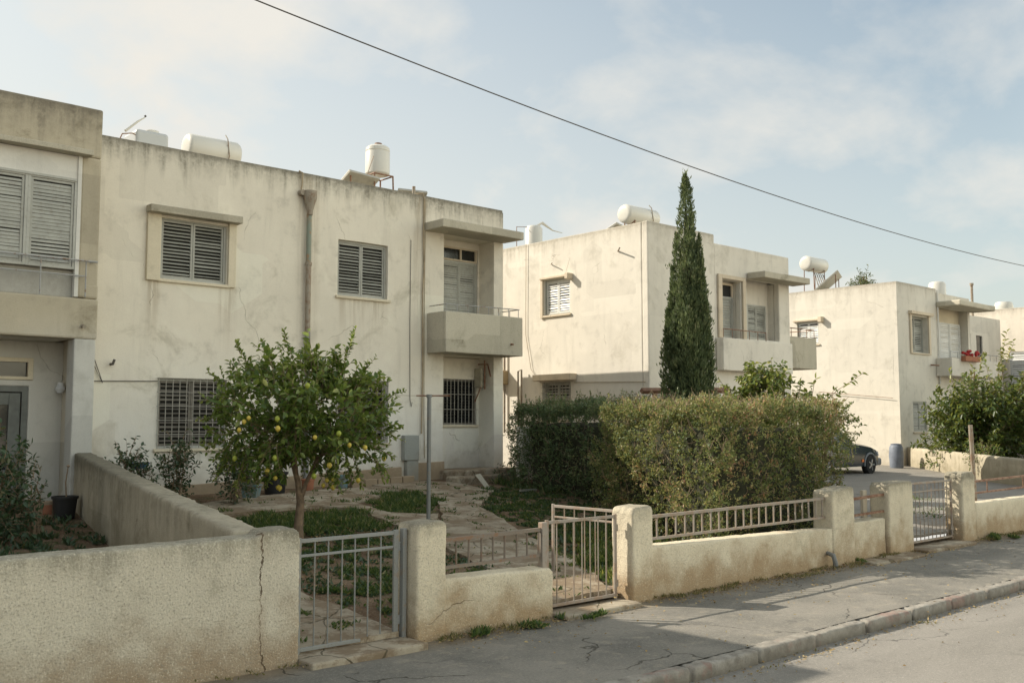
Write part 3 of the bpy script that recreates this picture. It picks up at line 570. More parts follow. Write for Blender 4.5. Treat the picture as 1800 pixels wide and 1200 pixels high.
# plinth, downpipe, conduits, meter box
m = MB(); m.prism([(5.9, .1), (12.86, .1), (12.86, 1.13), (8.9, .97), (5.9, .86)], F, .002, .06).prism([(13.28, .1), (14.045, .1), (14.045, 1.22), (13.28, 1.2)], F, .002, .06); m.build('plinth', 'plinth', H1, bevel=.012)
m = MB(); m.tube([(10.43, 17.9, 3.95), (10.44, 17.9, 2.0), (10.45, 17.9, .7)], .055, 12); dp = m.build('downpipe', 'pipe', H1, smooth=True)
m = MB(); m.tube([(10.42, 17.9, 5.35), (10.425, 17.9, 3.93)], .056, 12).lathe([(.07, 0), (.07, .06)], (10.42, 17.9, 5.33)); m.build('rusty_section', 'pipe2', dp, smooth=True)
m = MB(); m.tube([(10.42, 17.9, 6.4), (10.42, 17.9, 5.34)], .052, 12); m.build('green_section', rusty('verdigris_pipe', (.22, .25, .20), (.3, .2, .12), .3), dp, smooth=True)
m = MB(); m.lathe([(.06, 0), (.065, .1), (.13, .33), (.14, .36), (.14, .5), (.10, .5)], (10.42, 17.87, 6.38), n=14).tube([(10.25, 17.86, 6.83), (10.25, 18.05, 6.83)], .06, 10); m.build('hopper', 'pipe2', dp, smooth=True)
m = MB(); m.tube([(10.2, 17.97, 7.29), (10.27, 17.93, 7.25), (10.26, 17.93, 7.0), (10.24, 17.95, 6.85)], .018, 6)
m.tube([(13.25, 18.1, 7.3), (13.38, 17.95, 7.31), (13.42, 17.95, 7.2), (13.41, 17.96, 6.4), (13.44, 17.96, 5.6), (13.40, 17.96, 5.0), (13.42, 17.96, 3.2), (13.4, 17.96, 1.85)], .017, 6)
m.tube([(13.46, 17.97, 7.2), (13.47, 17.97, 6.2), (13.46, 17.97, 4.8), (13.47, 17.97, 2.3), (13.5, 17.97, 1.3)], .009, 5)
m.split('conduit', 'cable', H1, smooth=True)
m = MB(); m.tube([(13.08, 17.98, 6.2), (13.07, 17.98, 4.3), (13.09, 17.98, 2.6), (13.12, 17.97, 2.45), (13.14, 17.97, 2.55)], .007, 5)
m.tube([(6.2, 17.98, 2.83), (7.0, 17.98, 2.85), (7.36, 17.98, 2.86)], .008, 5).tube([(6.1, 17.98, 3.5), (6.35, 17.96, 2.8), (6.2, 17.97, 3.1)], .008, 5)
m.tube([(6.5, 18, 3.14), (6.5, 17.9, 3.14), (6.52, 17.88, 3.22)], .025, 6); m.split('wall_cable', 'cabled', H1)
m = MB(); m.facade(F, 12.87, 13.27, 1.27, 1.82, .0, .14, jit=.01, step=.2).facade(F, 12.95, 13.26, .6, 1.268, .0, .12, jit=.015, step=.2); m.build('meter_box', plaster('grey_render', (.34, .35, .32), None, top=50, topamt=0, ground=.9, grimeamt=.5, speck=.3), H1, bevel=.015)
# doorstep
m = MB(); m.facade(front(17.35), 13.9, 15.9, .5, 1.03, -1.5, 0, step=.3, jit=.03).facade(front(16.9), 13.6, 15.3, .5, .93, -.45, 0, step=.3, jit=.04); m.build('doorstep', 'path', H1, bevel=.04)

# ================================================================== LEFT HOUSE
H0 = thing('house', 'brownish house cut by the left edge, tall closed shutters above a recessed door', 'house', (4.5, 17.2, .5))
F = front(17.2)
m = MB(); m.facade(F, -1.5, 5.95, 6.62, 7.48, -.25, 0); m.facade(F, 5.62, 5.95, 4.2, 6.62, -.25, -.003, step=.4); m.facade(side(5.75), 17.45, 25, .2, 7.47, -.2, 0)
m.facade(F, -1.5, 5.97, 3.5, 4.19, -.25, 0, jit=.012); m.facade(F, 5.72, 5.96, 4.19, 4.44, -.2, 0, step=.3)
m.facade(front(25), -1.5, 5.95, .2, 7.47, -.2, 0)
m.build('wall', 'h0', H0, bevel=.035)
m = MB(); m.facade(F, 5.6, 5.95, .2, 3.5, -.35, -.005, step=.4); m.facade(front(18.2), -1.5, 5.76, .2, 3.5, -.15, 0, [(4.2, 5.2, .55, 2.72), (4.1, 5.25, 2.83, 3.2)])
m.facade(F, -1.5, 5.66, 4.19, 4.66, -.4, -.12, step=.3); m.build('ground_floor_wall', plaster('white_render', (.56, .545, .495), None, top=3.6, topamt=.3, topband=.4, ground=.6, grimeamt=.35, speck=.2), H0, bevel=.02)
MB().box(-1.5, 5.6, 17.46, 18.3, 3.5, 3.62).build('ceiling_slab', 'white', H0)
MB().box(-1.5, 5.75, 17.4, 25, 6.9, 7.05).build('roof', 'conc', H0)
slab(F, H0, -1.5, 5.74, 6.60, 6.69, .0, .22, 'canopy', 'concdark', bevel=.012)
m = MB().wbox(F, -1.5, 5.6, 6.2, 6.6, -.1, -.02).wbox(F, 5.56, 5.625, 4.2, 6.6, -.1, .01); m.build('white_panel', 'white', H0, bevel=.005)
for k in range(4):
    a = 5.56-.78*(k+1)*1.0; shutter_window(F, H0, a, a+.78, 4.66, 6.18, .03, 1, .06, 'shut', 'alu', False, None, (.05, .012), name='shutter_panel')
m = MB()
m.wbox(F, -1.5, 5.55, 6.16, 6.2, -.05, .02); m.build('head_rail', 'alu', H0)
rail_run([(-1.5, 17.1, 4.80), (5.9, 17.1, 4.81), (5.7, 17.35, 4.80)], [((5.72, 17.12, 4.2), (5.72, 17.12, 4.8))]+[((5.0-.9*i, 17.12, 4.2), (5.0-.9*i, 17.12, 4.8)) for i in range(5)], H0, r=.016, low=[(-1.5, 17.12, 4.55), (5.7, 17.12, 4.55)])
Gd = front(18.2)
m = MB().wbox(Gd, 4.2, 4.3, .55, 2.72, -.08, -.02).wbox(Gd, 5.1, 5.2, .55, 2.72, -.08, -.02).wbox(Gd, 4.3, 5.1, 2.62, 2.72, -.08, -.02).wbox(Gd, 4.34, 4.5, .6, 2.6, -.09, -.03).wbox(Gd, 4.9, 5.08, .6, 2.6, -.09, -.03).wbox(Gd, 4.5, 4.9, .6, 1.3, -.09, -.045).wbox(Gd, 4.5, 4.9, 2.4, 2.6, -.09, -.035)
d = m.build('door', simple('door_grey_green', (.16, .17, .155), .5, 0, .3), H0, bevel=.005); MB().wbox(Gd, 4.5, 4.9, 1.3, 2.4, -.1, -.07).build('pane', 'glass', d)
m = MB().wbox(Gd, 4.1, 4.16, 2.83, 3.2, -.05, .03).wbox(Gd, 5.17, 5.25, 2.83, 3.2, -.05, .03).wbox(Gd, 4.16, 5.17, 3.13, 3.2, -.05, .03).wbox(Gd, 4.16, 5.17, 2.83, 2.88, -.05, .03)
tw = m.build('transom_window', 'cream', H0); MB().wbox(Gd, 4.16, 5.17, 2.88, 3.13, -.07, -.04).build('pane', 'glass', tw)
m = MB().lathe([(.0, -.08), (.05, -.07), (.085, 0), (.05, .07), (.0, .08)], (5.66, 18.02, 2.68), n=14).lathe([(.05, 0), (.05, .04)], (5.66, 18.02, 2.75), n=12).tube([(5.66, 18.2, 2.72), (5.66, 18.05, 2.74), (5.75, 18.12, 2.72)], .016, 6); m.build('wall_lamp', 'lamp', H0, smooth=True)
MB().tube([(5.72, 17.2, 3.72), (5.72, 17.1, 3.70)], .03, 8).build('drain_spout', 'pipe2', H0)

# ================================================================== CORNER HOUSE (cypress in front)
H2 = thing('house', 'cream two-storey house behind the cypress, its left side wall in full sun', 'house', (20, 16.2, .5))
Fs = side(19.17); F = front(16.2)
m = MB(); m.facade(Fs, 16.4, 28, -.2, 7.21, -.2, 0, [(18.98, 20.0, 5.08, 6.08), (18.98, 20.05, 2.2, 3.2), (22.1, 22.6, 4.9, 6.0)])
m.facade(F, 19.17, 21.95, -.2, 7.215, -.2, 0)
m.facade(F, 21.95, 25.6, -.2, 6.98, -.2, -.01, [(22.25, 23.15, 4.42, 6.02), (23.45, 25.05, 4.45, 6.14)])
m.facade(side(25.6), 16.41, 28, -.2, 6.97, -.0, .2); m.facade(front(28.2), 19.17, 25.6, -.2, 7.0, -.2, 0)
m.box(21.85, 21.95, 16.21, 17.5, 6.7, 7.2)
m.build('wall', 'h2', H2, bevel=.03)
MB().box(19.3, 25.5, 16.35, 28.1, 6.6, 6.75).build('roof', 'conc', H2)
shutter_window(Fs, H2, 18.98, 20.0, 5.08, 6.08, .08, 2, .07, 'shutw', 'alu', True, None, (.05, .03), 'cream2')
shutter_window(Fs, H2, 18.98, 20.05, 2.2, 3.2, .1, 2, .08, 'shut', 'alu', True, (.12, 7), (.05, .03), 'cream2')
shutter_window(Fs, H2, 22.1, 22.6, 4.9, 6.0, .08, 1, .07, 'shutw', 'alu', True, None, (.05, .03), 'cream2')
m = MB(); m.wbox(Fs, 18.86, 18.975, 6.0, 6.16, .0, .22).wbox(Fs, 18.98, 20.1, 6.09, 6.15, .0, .09).wbox(Fs, 20.005, 20.1, 5.0, 6.09, .0, .06); m.split('window_surround', 'cream2', H2, bevel=.01)
m = MB(); m.wbox(Fs, 18.72, 20.2, 3.24, 3.42, .0, .28); m.build('hood', 'cream2', H2, bevel=.02)
m = MB(); m.wbox(Fs, 22.0, 22.7, 6.05, 6.12, .0, .15); m.build('small_hood', 'cream2', H2, bevel=.01)
# openings in the shaded front
G = front(16.52)
m = MB(); m.facade(G, 22.1, 23.3, 4.3, 6.15, -.1, 0); m.box(23.155, 23.25, 16.4, 16.52, 4.42, 6.02).box(22.14, 22.245, 16.4, 16.52, 4.42, 6.02)
m.facade(front(16.6), 23.4, 25.1, 4.4, 6.2, -.1, 0, [(23.98, 24.93, 4.45, 5.5)]); m.box(25.055, 25.15, 16.4, 16.6, 4.45, 6.14)
m.build('recess_wall', 'h2', H2)
shutter_window(G, H2, 22.55, 23.14, 4.45, 5.6, -.02, 1, .06, 'shut', 'alu', False, None, (.05, .015), name='balcony_door')
tw = MB().wbox(G, 22.55, 22.61, 5.6, 5.98, 0.01, .06).wbox(G, 23.08, 23.14, 5.6, 5.98, 0.01, .06).wbox(G, 22.61, 23.08, 5.92, 5.98, 0.01, .06).build('transom_window', 'cream2', H2)
MB().wbox(G, 22.61, 23.08, 5.6, 5.92, .005, .02).build('pane', 'glass', tw)
shutter_window(front(16.6), H2, 23.98, 24.93, 4.5, 5.5, .02, 2, .06, 'shut', 'alu', True, None, (.05, .02), 'cream2')
m = MB().wbox(F, 22.05, 22.22, 4.4, 6.14, .0, .06).wbox(F, 23.18, 23.32, 4.4, 6.14, .0, .06).wbox(F, 22.22, 23.18, 6.03, 6.14, .0, .06); m.split('door_surround', 'cream2', H2, bevel=.01)
slab(front(15.6), H2, 23.45, 25.75, 6.12, 6.3, -.59, 0, 'canopy', 'concdark')
b = slab(front(15.95), H2, 21.95, 25.3, 3.5, 4.38, -.24, 0, 'balcony', 'h2')
rail_run([(22.0, 15.98, 4.62), (24.0, 15.98, 4.62)], [((22.0+.4*i, 15.98, 4.37), (22.0+.4*i, 15.98, 4.62)) for i in range(6)], b, 'rust', .014)
m = MB().tube([(18.95, 19.0, 5.95), (19.1, 18.9, 6.6)], .004, 4).tube([(19.13, 20.7, 7.2), (19.13, 20.72, 4.6), (19.13, 20.5, 3.6), (19.13, 20.1, 3.2)], .008, 5).tube([(19.14, 18.8, 3.18), (19.14, 17.2, 3.14), (19.14, 16.3, 3.12)], .01, 5)
m.split('wall_cable', 'cable', H2)
m = MB().tube([(19.16, 17.2, 6.55), (18.95, 16.95, 6.58)], .02, 6).tube([(19.16, 19.7, 6.5), (19.0, 19.5, 6.5)], .015, 6); m.split('drain_spout', 'pipe2', H2)
m = MB().tube([(19.1, 21.6, 1.8), (19.1, 21.6, 4.1), (19.14, 21.7, 4.15)], .03, 8).tube([(19.0, 20.9, 1.6), (19.0, 20.9, 3.55), (19.04, 20.8, 3.6), (19.04, 20.8, 1.6)], .025, 8); m.split('standpipe', 'pipe2', H2)
m = MB().wbox(Fs, 21.5, 21.95, 3.2, 3.6, .0, .3); m.build('air_vent_box', simple('ochre_box', (.38, .28, .15), .7), H2, bevel=.02)

# ================================================================== FAR HOUSE
H3 = thing('house', 'cream house beyond the parked car, blank sunlit side wall, red flowers on balcony', 'house', (36.5, 17.7, .5))
Fs = side(35.18); F = front(17.73)
m = MB(); m.facade(Fs, 17.93, 28, -.2, 7.35, -.2, 0, [(20.99, 21.95, 5.2, 6.1)], step=.9)
m.facade(F, 35.18, 38.4, -.2, 7.352, -.2, 0, [(36.25, 37.6, 4.75, 6.15), (36.2, 37.3, 1.75, 2.9)], step=.9)
m.facade(F, 38.4, 41.4, -.2, 4.0, -.2, 0, step=.9).facade(F, 38.4, 41.4, 6.66, 7.2, -.2, 0, step=.9).facade(F, 41.2, 41.4, 4.0, 6.66, -.2, 0, step=.9)
m.facade(front(19.), 41.3, 47.6, -.2, 6.85, -.2, 0, [(43.6, 44.4, 4.6, 6.02), (44.95, 45.6, 4.9, 5.98)], step=.9); m.facade(side(41.2), 17.93, 19., -.2, 7.2, -.2, 0, step=.9)
m.facade(front(28), 35.18, 47.6, -.2, 7.3, -.2, 0, step=.9)
m.build('wall', 'h3', H3, bevel=.03)
MB().box(35.3, 41.3, 17.9, 28, 6.8, 6.95).box(41.4, 47.5, 19.1, 28, 6.5, 6.7).build('roof', 'conc', H3)
shutter_window(Fs, H3, 20.99, 21.95, 5.2, 6.1, .08, 2, .075, 'shutw', 'alu', True, None, (.05, .03), 'cream2')
m = MB().wbox(Fs, 20.9, 22.1, 6.13, 6.2, 0, .1).wbox(Fs, 20.75, 20.9, 6.05, 6.26, 0, .22); m.build('window_hood', 'cream2', H3, bevel=.01)
shutter_window(F, H3, 36.25, 37.6, 4.75, 6.15, .22, 2, .07, 'shut', 'alu', True, None, (.05, .02), 'cream2')
m = MB().wbox(F, 36.1, 36.24, 4.7, 6.2, 0, .06).wbox(F, 37.61, 37.76, 4.7, 6.2, 0, .06).wbox(F, 36.05, 37.85, 6.2, 6.32, 0, .16); m.split('window_surround', 'cream2', H3, bevel=.01)
shutter_window(F, H3, 36.2, 37.3, 1.75, 2.9, .05, 2, .06, 'shut', 'alu', True, None, (.05, .015), 'cream2')
G = front(18.1)
m = MB().facade(G, 38.4, 41.2, 4.0, 6.7, -.1, 0, step=.9); m.build('recess_wall', 'cream', H3)
for k, (a, b2) in enumerate(((38.45, 39.3), (39.32, 40.2), (40.22, 41.15))):
    shutter_window(G, H3, a, b2, 4.5, 6.12, -.04, 1, .08, 'shutw', 'shutw', False, None, (.06, .012), name='shutter_panel')
m = MB().facade(front(16.75), 38.35, 41.6, 6.62, 6.84, -.975, 0, step=.5); m.build('canopy', 'concdark', H3, bevel=.05)
m = MB().facade(front(17.1), 38.2, 42.6, 3.9, 4.6, -.625, 0, step=.6); bb = m.build('balcony', 'h3', H3, bevel=.02)
rail_run([(38.25, 17.15, 4.85), (42.6, 17.15, 4.85)], [((38.25+.6*i, 17.15, 4.6), (38.25+.6*i, 17.15, 4.85)) for i in range(8)], bb, 'rail', .016)
MB().wbox(front(19.), 43.6, 44.4, 4.6, 6.02, -.12, -.06).build('balcony_door', 'shutw', H3)
MB().wbox(front(19.), 44.95, 45.6, 4.9, 5.98, -.12, -.06).build('window', 'glass', H3)
MB().tube([(38.42, 17.68, 7.3), (38.42, 17.68, 3.6)], .035, 8).build('downpipe', 'white', H3)
m = MB().tube([(37.7, 17.7, 4.32), (37.7, 17.5, 4.3), (37.95, 17.5, 4.3)], .03, 6).tube([(35.1, 17.95, 3.0), (35.1, 21, 3.3)], .01, 5); m.split('bracket', 'rust', H3)
m = MB().facade(front(16.7), 25.61, 27.85, 3.75, 4.72, -1.2, 0, step=.5); b = m.build('side_balcony', 'concdark', H2, bevel=.02)
rail_run([(25.65, 16.75, 4.98), (27.8, 16.75, 4.98), (27.8, 17.85, 4.98)], [((25.65+.43*i, 16.75, 4.7), (25.65+.43*i, 16.75, 4.98)) for i in range(6)], b, 'rust', .016)
m = MB()
for k in range(14):
    c = (39.6+random.uniform(-.5, .7), 17.0+random.uniform(-.1, .1), 4.78+random.uniform(-.06, .12)); m.lathe([(.0, -.06), (.06, -.03), (.075, .02), (.03, .06)], c, n=7)
fl = thing('flowers', 'small red flowers in a trough on the balcony edge of the far cream house', 'flowers', (39.6, 17.0, 4.6)); m.build('blossom', 'redl', fl)
MB().box(39.0, 40.4, 16.9, 17.09, 4.5, 4.7).build('trough', 'terra', fl)

H4 = thing('house', 'pale flat-roofed house at the right edge of the photo, half hidden by the leafy bush', 'house', (50, 18, .5))
m = MB(); m.facade(side(48.8), 12, 27, -.2, 7.5, -.2, 0, [(17.7, 19.1, 3.3, 5.4)], step=1.2); m.facade(front(12), 48.8, 58, -.2, 7.5, -.2, 0, step=1.2); m.facade(front(27), 48.8, 58, -.2, 7.5, -.2, 0, step=1.2); m.build('wall', 'h4', H4, bevel=.03)
MB().box(48.9, 58, 12.1, 26.9, 7.0, 7.2).build('roof', 'conc', H4)
shutter_window(side(48.8), H4, 17.7, 19.1, 3.3, 5.4, .06, 2, .1, 'shutw', 'shutw', True, None, (.07, .02), 'cream2')

# ------------------------------------------------------------------ unseen tall block added beyond the left edge to cast the street shade
HN = thing('house', 'unseen beige block added left of the brownish house to shade the street', 'house', (-8, 20, .3))
m = MB(); m.facade(front(18.0), -16, -.9, -.2, 11.2, -10, 0, [], step=2.0, jit=.01); m.build('wall', 'h0', HN, bevel=.03)
for i in range(4):
    for j in range(3): shutter_window(front(17.985), HN, -14.5+3.6*i, -13.1+3.6*i, 1.6+3.2*j, 2.9+3.2*j, -.04, 2, .08, sill=False)

# ================================================================== STREET WALLS
def wall_prism(name, label, poly, mat, y0=7.78, th=.27, vox=.02, st=.016, parent=None):
    m = MB().prism(poly, front(y0), -th, 0)
    o = m.build(name, mat, parent); rough(o, vox, st)
    if not parent: tag(o, label, 'wall')
    return o
LW = wall_prism('garden_wall', 'long solid rendered wall along the pavement at bottom left, split by a brown vertical crack', [(-3.5, -.15), (4.50, -.15), (4.50, 1.09), (4.485, 1.15), (4.44, 1.18), (4.30, 1.185), (4.15, 1.175), (4.10, 1.135), (2.0, 1.12), (0, 1.12), (-3.5, 1.1)], 'wallL', st=.014)
dv = MB()
dir2 = Vector((1.62, 9.1)).normalized(); nr = Vector((dir2.y, -dir2.x))
pa = Vector((4.12, 8.0)); pb = Vector((5.80, 17.18)); hw = .14
q = []
for (p, zt, zb) in ((pa, 1.165, -.1), (pa.lerp(pb, .33), 1.29, .1), (pa.lerp(pb, .66), 1.44, .3), (pb, 1.60, .4)):
    q.append([(p.x-nr.x*hw, p.y-nr.y*hw, zb), (p.x+nr.x*hw, p.y+nr.y*hw, zb), (p.x+nr.x*hw, p.y+nr.y*hw, zt), (p.x-nr.x*hw, p.y-nr.y*hw, zt)])
b0 = len(dv.v)
for s4 in q: dv.v += s4
for k in range(3):
    for j in range(4): dv.f.append((k*4+j, k*4+(j+1) % 4, k*4+4+(j+1) % 4, k*4+4+j))
dv.f += [(0, 1, 2, 3), (12, 13, 14, 15)]
DW = dv.build('divider_wall', 'wallD'); rough(DW, .035, .02); tag(DW, 'bare grey concrete wall running back from the street between the two front gardens', 'wall')

def railing_infill(parent, x0, x1, zt0, zt1, zb0, zb1, n, mat='rail', y=7.9, r=.016, br=.0105, name='railing', sq=True):
    m = MB()
    for (a, b, rr) in ((zt0, zt1, r), (zb0, zb1, r*.85)):
        m.quadbox([(x0, y-rr, a-rr), (x1, y-rr, b-rr), (x1, y+rr, b-rr), (x0, y+rr, a-rr), (x0, y-rr, a+rr), (x1, y-rr, b+rr), (x1, y+rr, b+rr), (x0, y+rr, a+rr)])
    for i in range(n):
        t = (i+.5)/n; x = x0+(x1-x0)*t+random.uniform(-.006, .006); m.tube([(x, y, zb0+(zb1-zb0)*t), (x+random.uniform(-.004, .004), y, zt0+(zt1-zt0)*t)], br, 6)
    return m.build(name, mat, parent)
MW = thing('gate_wall', 'short low wall with a square post at its left end, between the two garden gates', 'wall', (6.5, 7.9, 0))
o = wall_prism('post', None, [(5.75, -.15), (6.11, -.15), (6.11, 1.09), (6.085, 1.13), (6.04, 1.145), (5.82, 1.135), (5.77, 1.12), (5.75, 1.08)], 'wallM', y0=7.76, th=.33, parent=MW)
wall_prism('low_wall', None, [(6.08, -.15), (7.58, -.15), (7.59, .50), (7.54, .54), (6.9, .56), (6.08, .575)], 'wallM', parent=MW)
railing_infill(MW, 6.1, 7.56, .93, .945, .66, .67, 9, 'raild', r=.019, br=.011)
m = MB().box(6.12, 6.22, 7.94, 8.02, .5, .95); m.build('stub_post', 'cream2', MW, bevel=.01)
m = MB().box(7.50, 7.575, 7.86, 7.93, .5, 1.02); m.build('end_post', 'gate2', MW, bevel=.006)

RW = thing('railing_wall', 'long low wall topped by a barred railing in front of the big hedge, square post at each end', 'wall', (11, 7.9, 0))
wall_prism('post', None, [(8.86, -.15), (9.23, -.15), (9.23, 1.06), (9.205, 1.105), (9.16, 1.12), (8.93, 1.11), (8.88, 1.095), (8.86, 1.05)], 'wallM', y0=7.76, th=.33, parent=RW)
wall_prism('low_wall', None, [(9.2, -.15), (13.3, -.15), (13.3, .555), (11.0, .60), (9.2, .63)], 'wallM', parent=RW, vox=.022)
wall_prism('post', None, [(13.27, -.15), (13.88, -.15), (13.88, 1.12), (13.82, 1.15), (13.3, 1.10), (13.27, 1.06)], 'wallM', y0=7.76, th=.33, parent=RW)
railing_infill(RW, 9.2, 13.3, .965, .985, .70, .71, 23, 'gate2', r=.018, br=.0135)
m = MB().tube([(13.12, 7.78, .22), (13.08, 7.66, .2), (13.1, 7.64, .1), (13.14, 7.66, 0)], [.03, .035, .035, .04], 8); m.build('drain_pipe', 'pipe', RW, smooth=True)

RW2 = thing('gate_wall', 'short stained wall with two rusty rails and a wide post, just left of the far gate', 'wall', (14.8, 7.9, 0))
wall_prism('low_wall', None, [(13.9, -.15), (15.0, -.15), (15.0, .60), (13.9, .585)], 'wallM', parent=RW2, y0=7.86)
wall_prism('post', None, [(15.02, -.15), (15.82, -.15), (15.82, 1.10), (15.77, 1.15), (15.08, 1.14), (15.02, 1.09)], 'wallM', parent=RW2, y0=7.8, th=.33)
railing_infill(RW2, 13.88, 15.04, .93, .96, .68, .70, 0, 'rust', r=.02)
MB().box(14.85, 14.97, 8.14, 8.2, .5, 1.02).build('stub_post', 'cream2', RW2, bevel=.01)
RW3 = thing('railing_wall', 'low wall with thin rails and a square post beyond the far gate, at the right edge', 'wall', (21, 7.9, 0))
wall_prism('post', None, [(17.62, -.15), (18.12, -.15), (18.12, 1.17), (18.05, 1.225), (17.7, 1.22), (17.62, 1.16)], 'wallM', parent=RW3, y0=7.78, th=.33)
wall_prism('low_wall', None, [(18.1, -.15), (27, -.15), (27, .68), (18.1, .66)], 'wallM', parent=RW3, vox=.05)
railing_infill(RW3, 18.1, 21.4, 1.03, 1.06, .82, .84, 2, 'rust', r=.018); railing_infill(RW3, 21.4, 27, 1.06, 1.1, .84, .88, 4, 'rust', r=.018)
MB().box(21.05, 21.35, 7.95, 8.05, .6, 1.2).build('stub_post', 'cream2', RW3, bevel=.02)

# ------------------------------------------------------------------ gates
def gate(name, label, x0, x1, z0, z1, n, mat, y=7.95, mid=.15, fr=.028, P=None, wide=.04, cat='gate'):
    g = thing(name, label, cat, (x0, y, z0), 'garden gates')
    f = MB(); P = P or (lambda u, v, w: (u, y-w, v))
    f.wbox(P, x0, x0+wide, z0-.03, z1+.01, -fr/2, fr/2).wbox(P, x1-wide, x1, z0-.03, z1+.01, -fr/2, fr/2)
    f.wbox(P, x0+wide, x1-wide, z1-.035, z1, -fr/2+.002, fr/2-.002).wbox(P, x0+wide, x1-wide, z0, z0+.035, -fr/2+.002, fr/2-.002)
    if mid: f.wbox(P, x0+wide, x1-wide, z1-mid-.012, z1-mid+.012, -.008, .008)
    f.build('frame', mat, g, bevel=.003, seg=1)
    for i in range(n):
        x = x0+wide+(x1-x0-2*wide)*(i+1)/(n+1); MB().tube([P(x, z0+.02, 0), P(x+random.uniform(-.004, .004), z1-.02, 0)], .0075, 6).build('bar', mat, g)
    m = MB()
    for v in (z0+.15, z1-.15): m.tube([P(x1+.012, v-.04, 0), P(x1+.012, v+.04, 0)], .016, 8)
    m.build('hinge', mat, g)
    return g
gate('gate', 'grey steel gate with two top rails, closed, beside the cracked wall', 4.545, 5.66, .07, 1.06, 6, 'gate', wide=.055)
MB().box(5.685, 5.73, 7.9, 7.96, 0, 1.08).build('hinge_post', 'gate', [c for c in COL.objects if c.name == 'gate'][0], bevel=.004)
gate('gate', 'brownish steel gate, closed, with another leaf standing open behind it', 7.63, 8.78, .08, 1.02, 7, 'gate2', mid=0)
gate('gate_leaf', 'gate leaf swung open into the garden behind the middle gate', 0, 1.12, .12, 1.06, 5, 'gate2', P=(lambda u, v, w: (8.90+.03*u+w, 9.15-u, v)), cat='gate leaf')
gate('gate', 'rusty narrow-barred gate between two square posts, farthest along the street', 15.88, 17.55, .1, 1.1, 10, 'gate2', mid=.16)
#~PART2
# ================================================================== LEMON TREE
def frame_pt(base, u, z, w=0.):                    # local frame of a tree: u to the camera's right, w away
    return np.array([base[0]+.744*u+.668*w, base[1]-.668*u+.744*w, z])
def curve(a, b, bend, k=6):
    a = np.array(a, float); b = np.array(b, float); mid = (a+b)/2+np.array(bend, float)
    return [(1-t)**2*a+2*t*(1-t)*mid+t*t*b for t in np.linspace(0, 1, k)]
LT = thing('lemon_tree', 'small lemon tree with yellow lemons, in the shaded garden behind the first gate', 'tree', (7.40, 12.85, ter(7.4, 12.85)))
LB = (7.40, 12.85)
def lp(u, z, w=0): return frame_pt(LB, u, z, w)
tm = MB()
zb = ter(*LB)
tm.tube([lp(0, zb-.1), lp(-.01, .6), lp(.015, .95), lp(.0, 1.08)], [.085, .068, .058, .055], 12)
limbs = [([lp(.0, 1.0), lp(-.03, 1.25), lp(-.12, 1.55), lp(-.16, 1.75), lp(-.1, 2.2, .1), lp(-.15, 2.7, .1)], .062), ([lp(.01, .95), lp(.08, 1.2), lp(.2, 1.5, .05), lp(.33, 1.75, .1), lp(.55, 2.1), lp(.7, 2.7)], .045),
         ([lp(-.14, 1.6), lp(-.35, 1.8, -.2), lp(-.7, 2.1, -.3), lp(-.95, 2.4, -.3)], .035), ([lp(-.15, 1.7), lp(-.3, 2.1, .3), lp(-.5, 2.6, .5)], .035), ([lp(.25, 1.6), lp(.55, 1.7, -.3), lp(1.0, 1.9, -.3)], .03),
         ([lp(.1, 1.25, 0), lp(.2, 1.5, .3), lp(.3, 2.0, .7), lp(.3, 2.4, .8)], .03), ([lp(-.05, 1.35), lp(.0, 1.8, -.4), lp(.1, 2.2, -.7)], .035), ([lp(.4, 1.85), lp(.8, 2.2, .2), lp(1.1, 2.45, .1)], .025)]
for pts, r0 in limbs: tm.tube(pts, [.8*r0*(1-.75*i/(len(pts)-1)) for i in range(len(pts))], 8)
tm.build('trunk', 'bark', LT, smooth=True)
P = []; D = []; Nn = []; Lf = []; rv = []; tw = MB(); cen = lp(.02, 2.2)
def add_twig(a, b, k, ln, bend=.04, yl=0., w=.004):
    pts = curve(a, b, RNG.normal(size=3)*bend, 5); tw.tube(pts, [w*1.4, w*1.2, w, w*.8, w*.5], 3, cap=False)
    d = np.array(pts[-1])-np.array(pts[0]); d /= np.linalg.norm(d)
    for i in range(k):
        t = .12+.88*(i+.6)/k; q = int(min(3, t*4)); fr = t*4-q; p = pts[q]*(1-fr)+pts[min(q+1, 4)]*fr
        side_ = RNG.normal(size=3); side_ -= d*side_.dot(d); side_ /= np.linalg.norm(side_)+1e-6
        dd = d*RNG.uniform(.25, .8)+side_*RNG.uniform(.6, 1.0)+np.array([0, 0, .12]); P.append(p); D.append(dd); Lf.append(ln*RNG.uniform(.7, 1.15)); rv.append(min(1, max(0, RNG.beta(2, 2.6)*.85+yl+.15*t)))
n = 0
while n < 860:
    v = RNG.normal(size=3); v /= np.linalg.norm(v); rr = RNG.random()**.42
    kx = 1+.32*noise.noise(Vector((v[0]*2.2, v[1]*2.2, v[2]*2.2+4)))
    u, w_, z = v[0]*rr*1.30*kx, v[1]*rr*1.1*kx, v[2]*rr*.86*kx
    if abs(u+.02) < .25 and z < -.62: continue
    q = np.array([u*.744+w_*.668, -u*.668+w_*.744, z]); p = cen+q
    if nz(p, 2.1, 3.3)+.4*nz(p, 5, 1) < -.05: continue
    d = np.array([q[0], q[1], q[2]*1.1+(.35 if z > -.3 else -.25)]); d /= np.linalg.norm(d)+1e-6; d += RNG.normal(size=3)*.35
    ln = RNG.uniform(.16, .34); add_twig(p-d*ln*.5, p+d*ln*.6, RNG.integers(7, 11), .112, .03, .0 if z < .2 else .1); n += 1
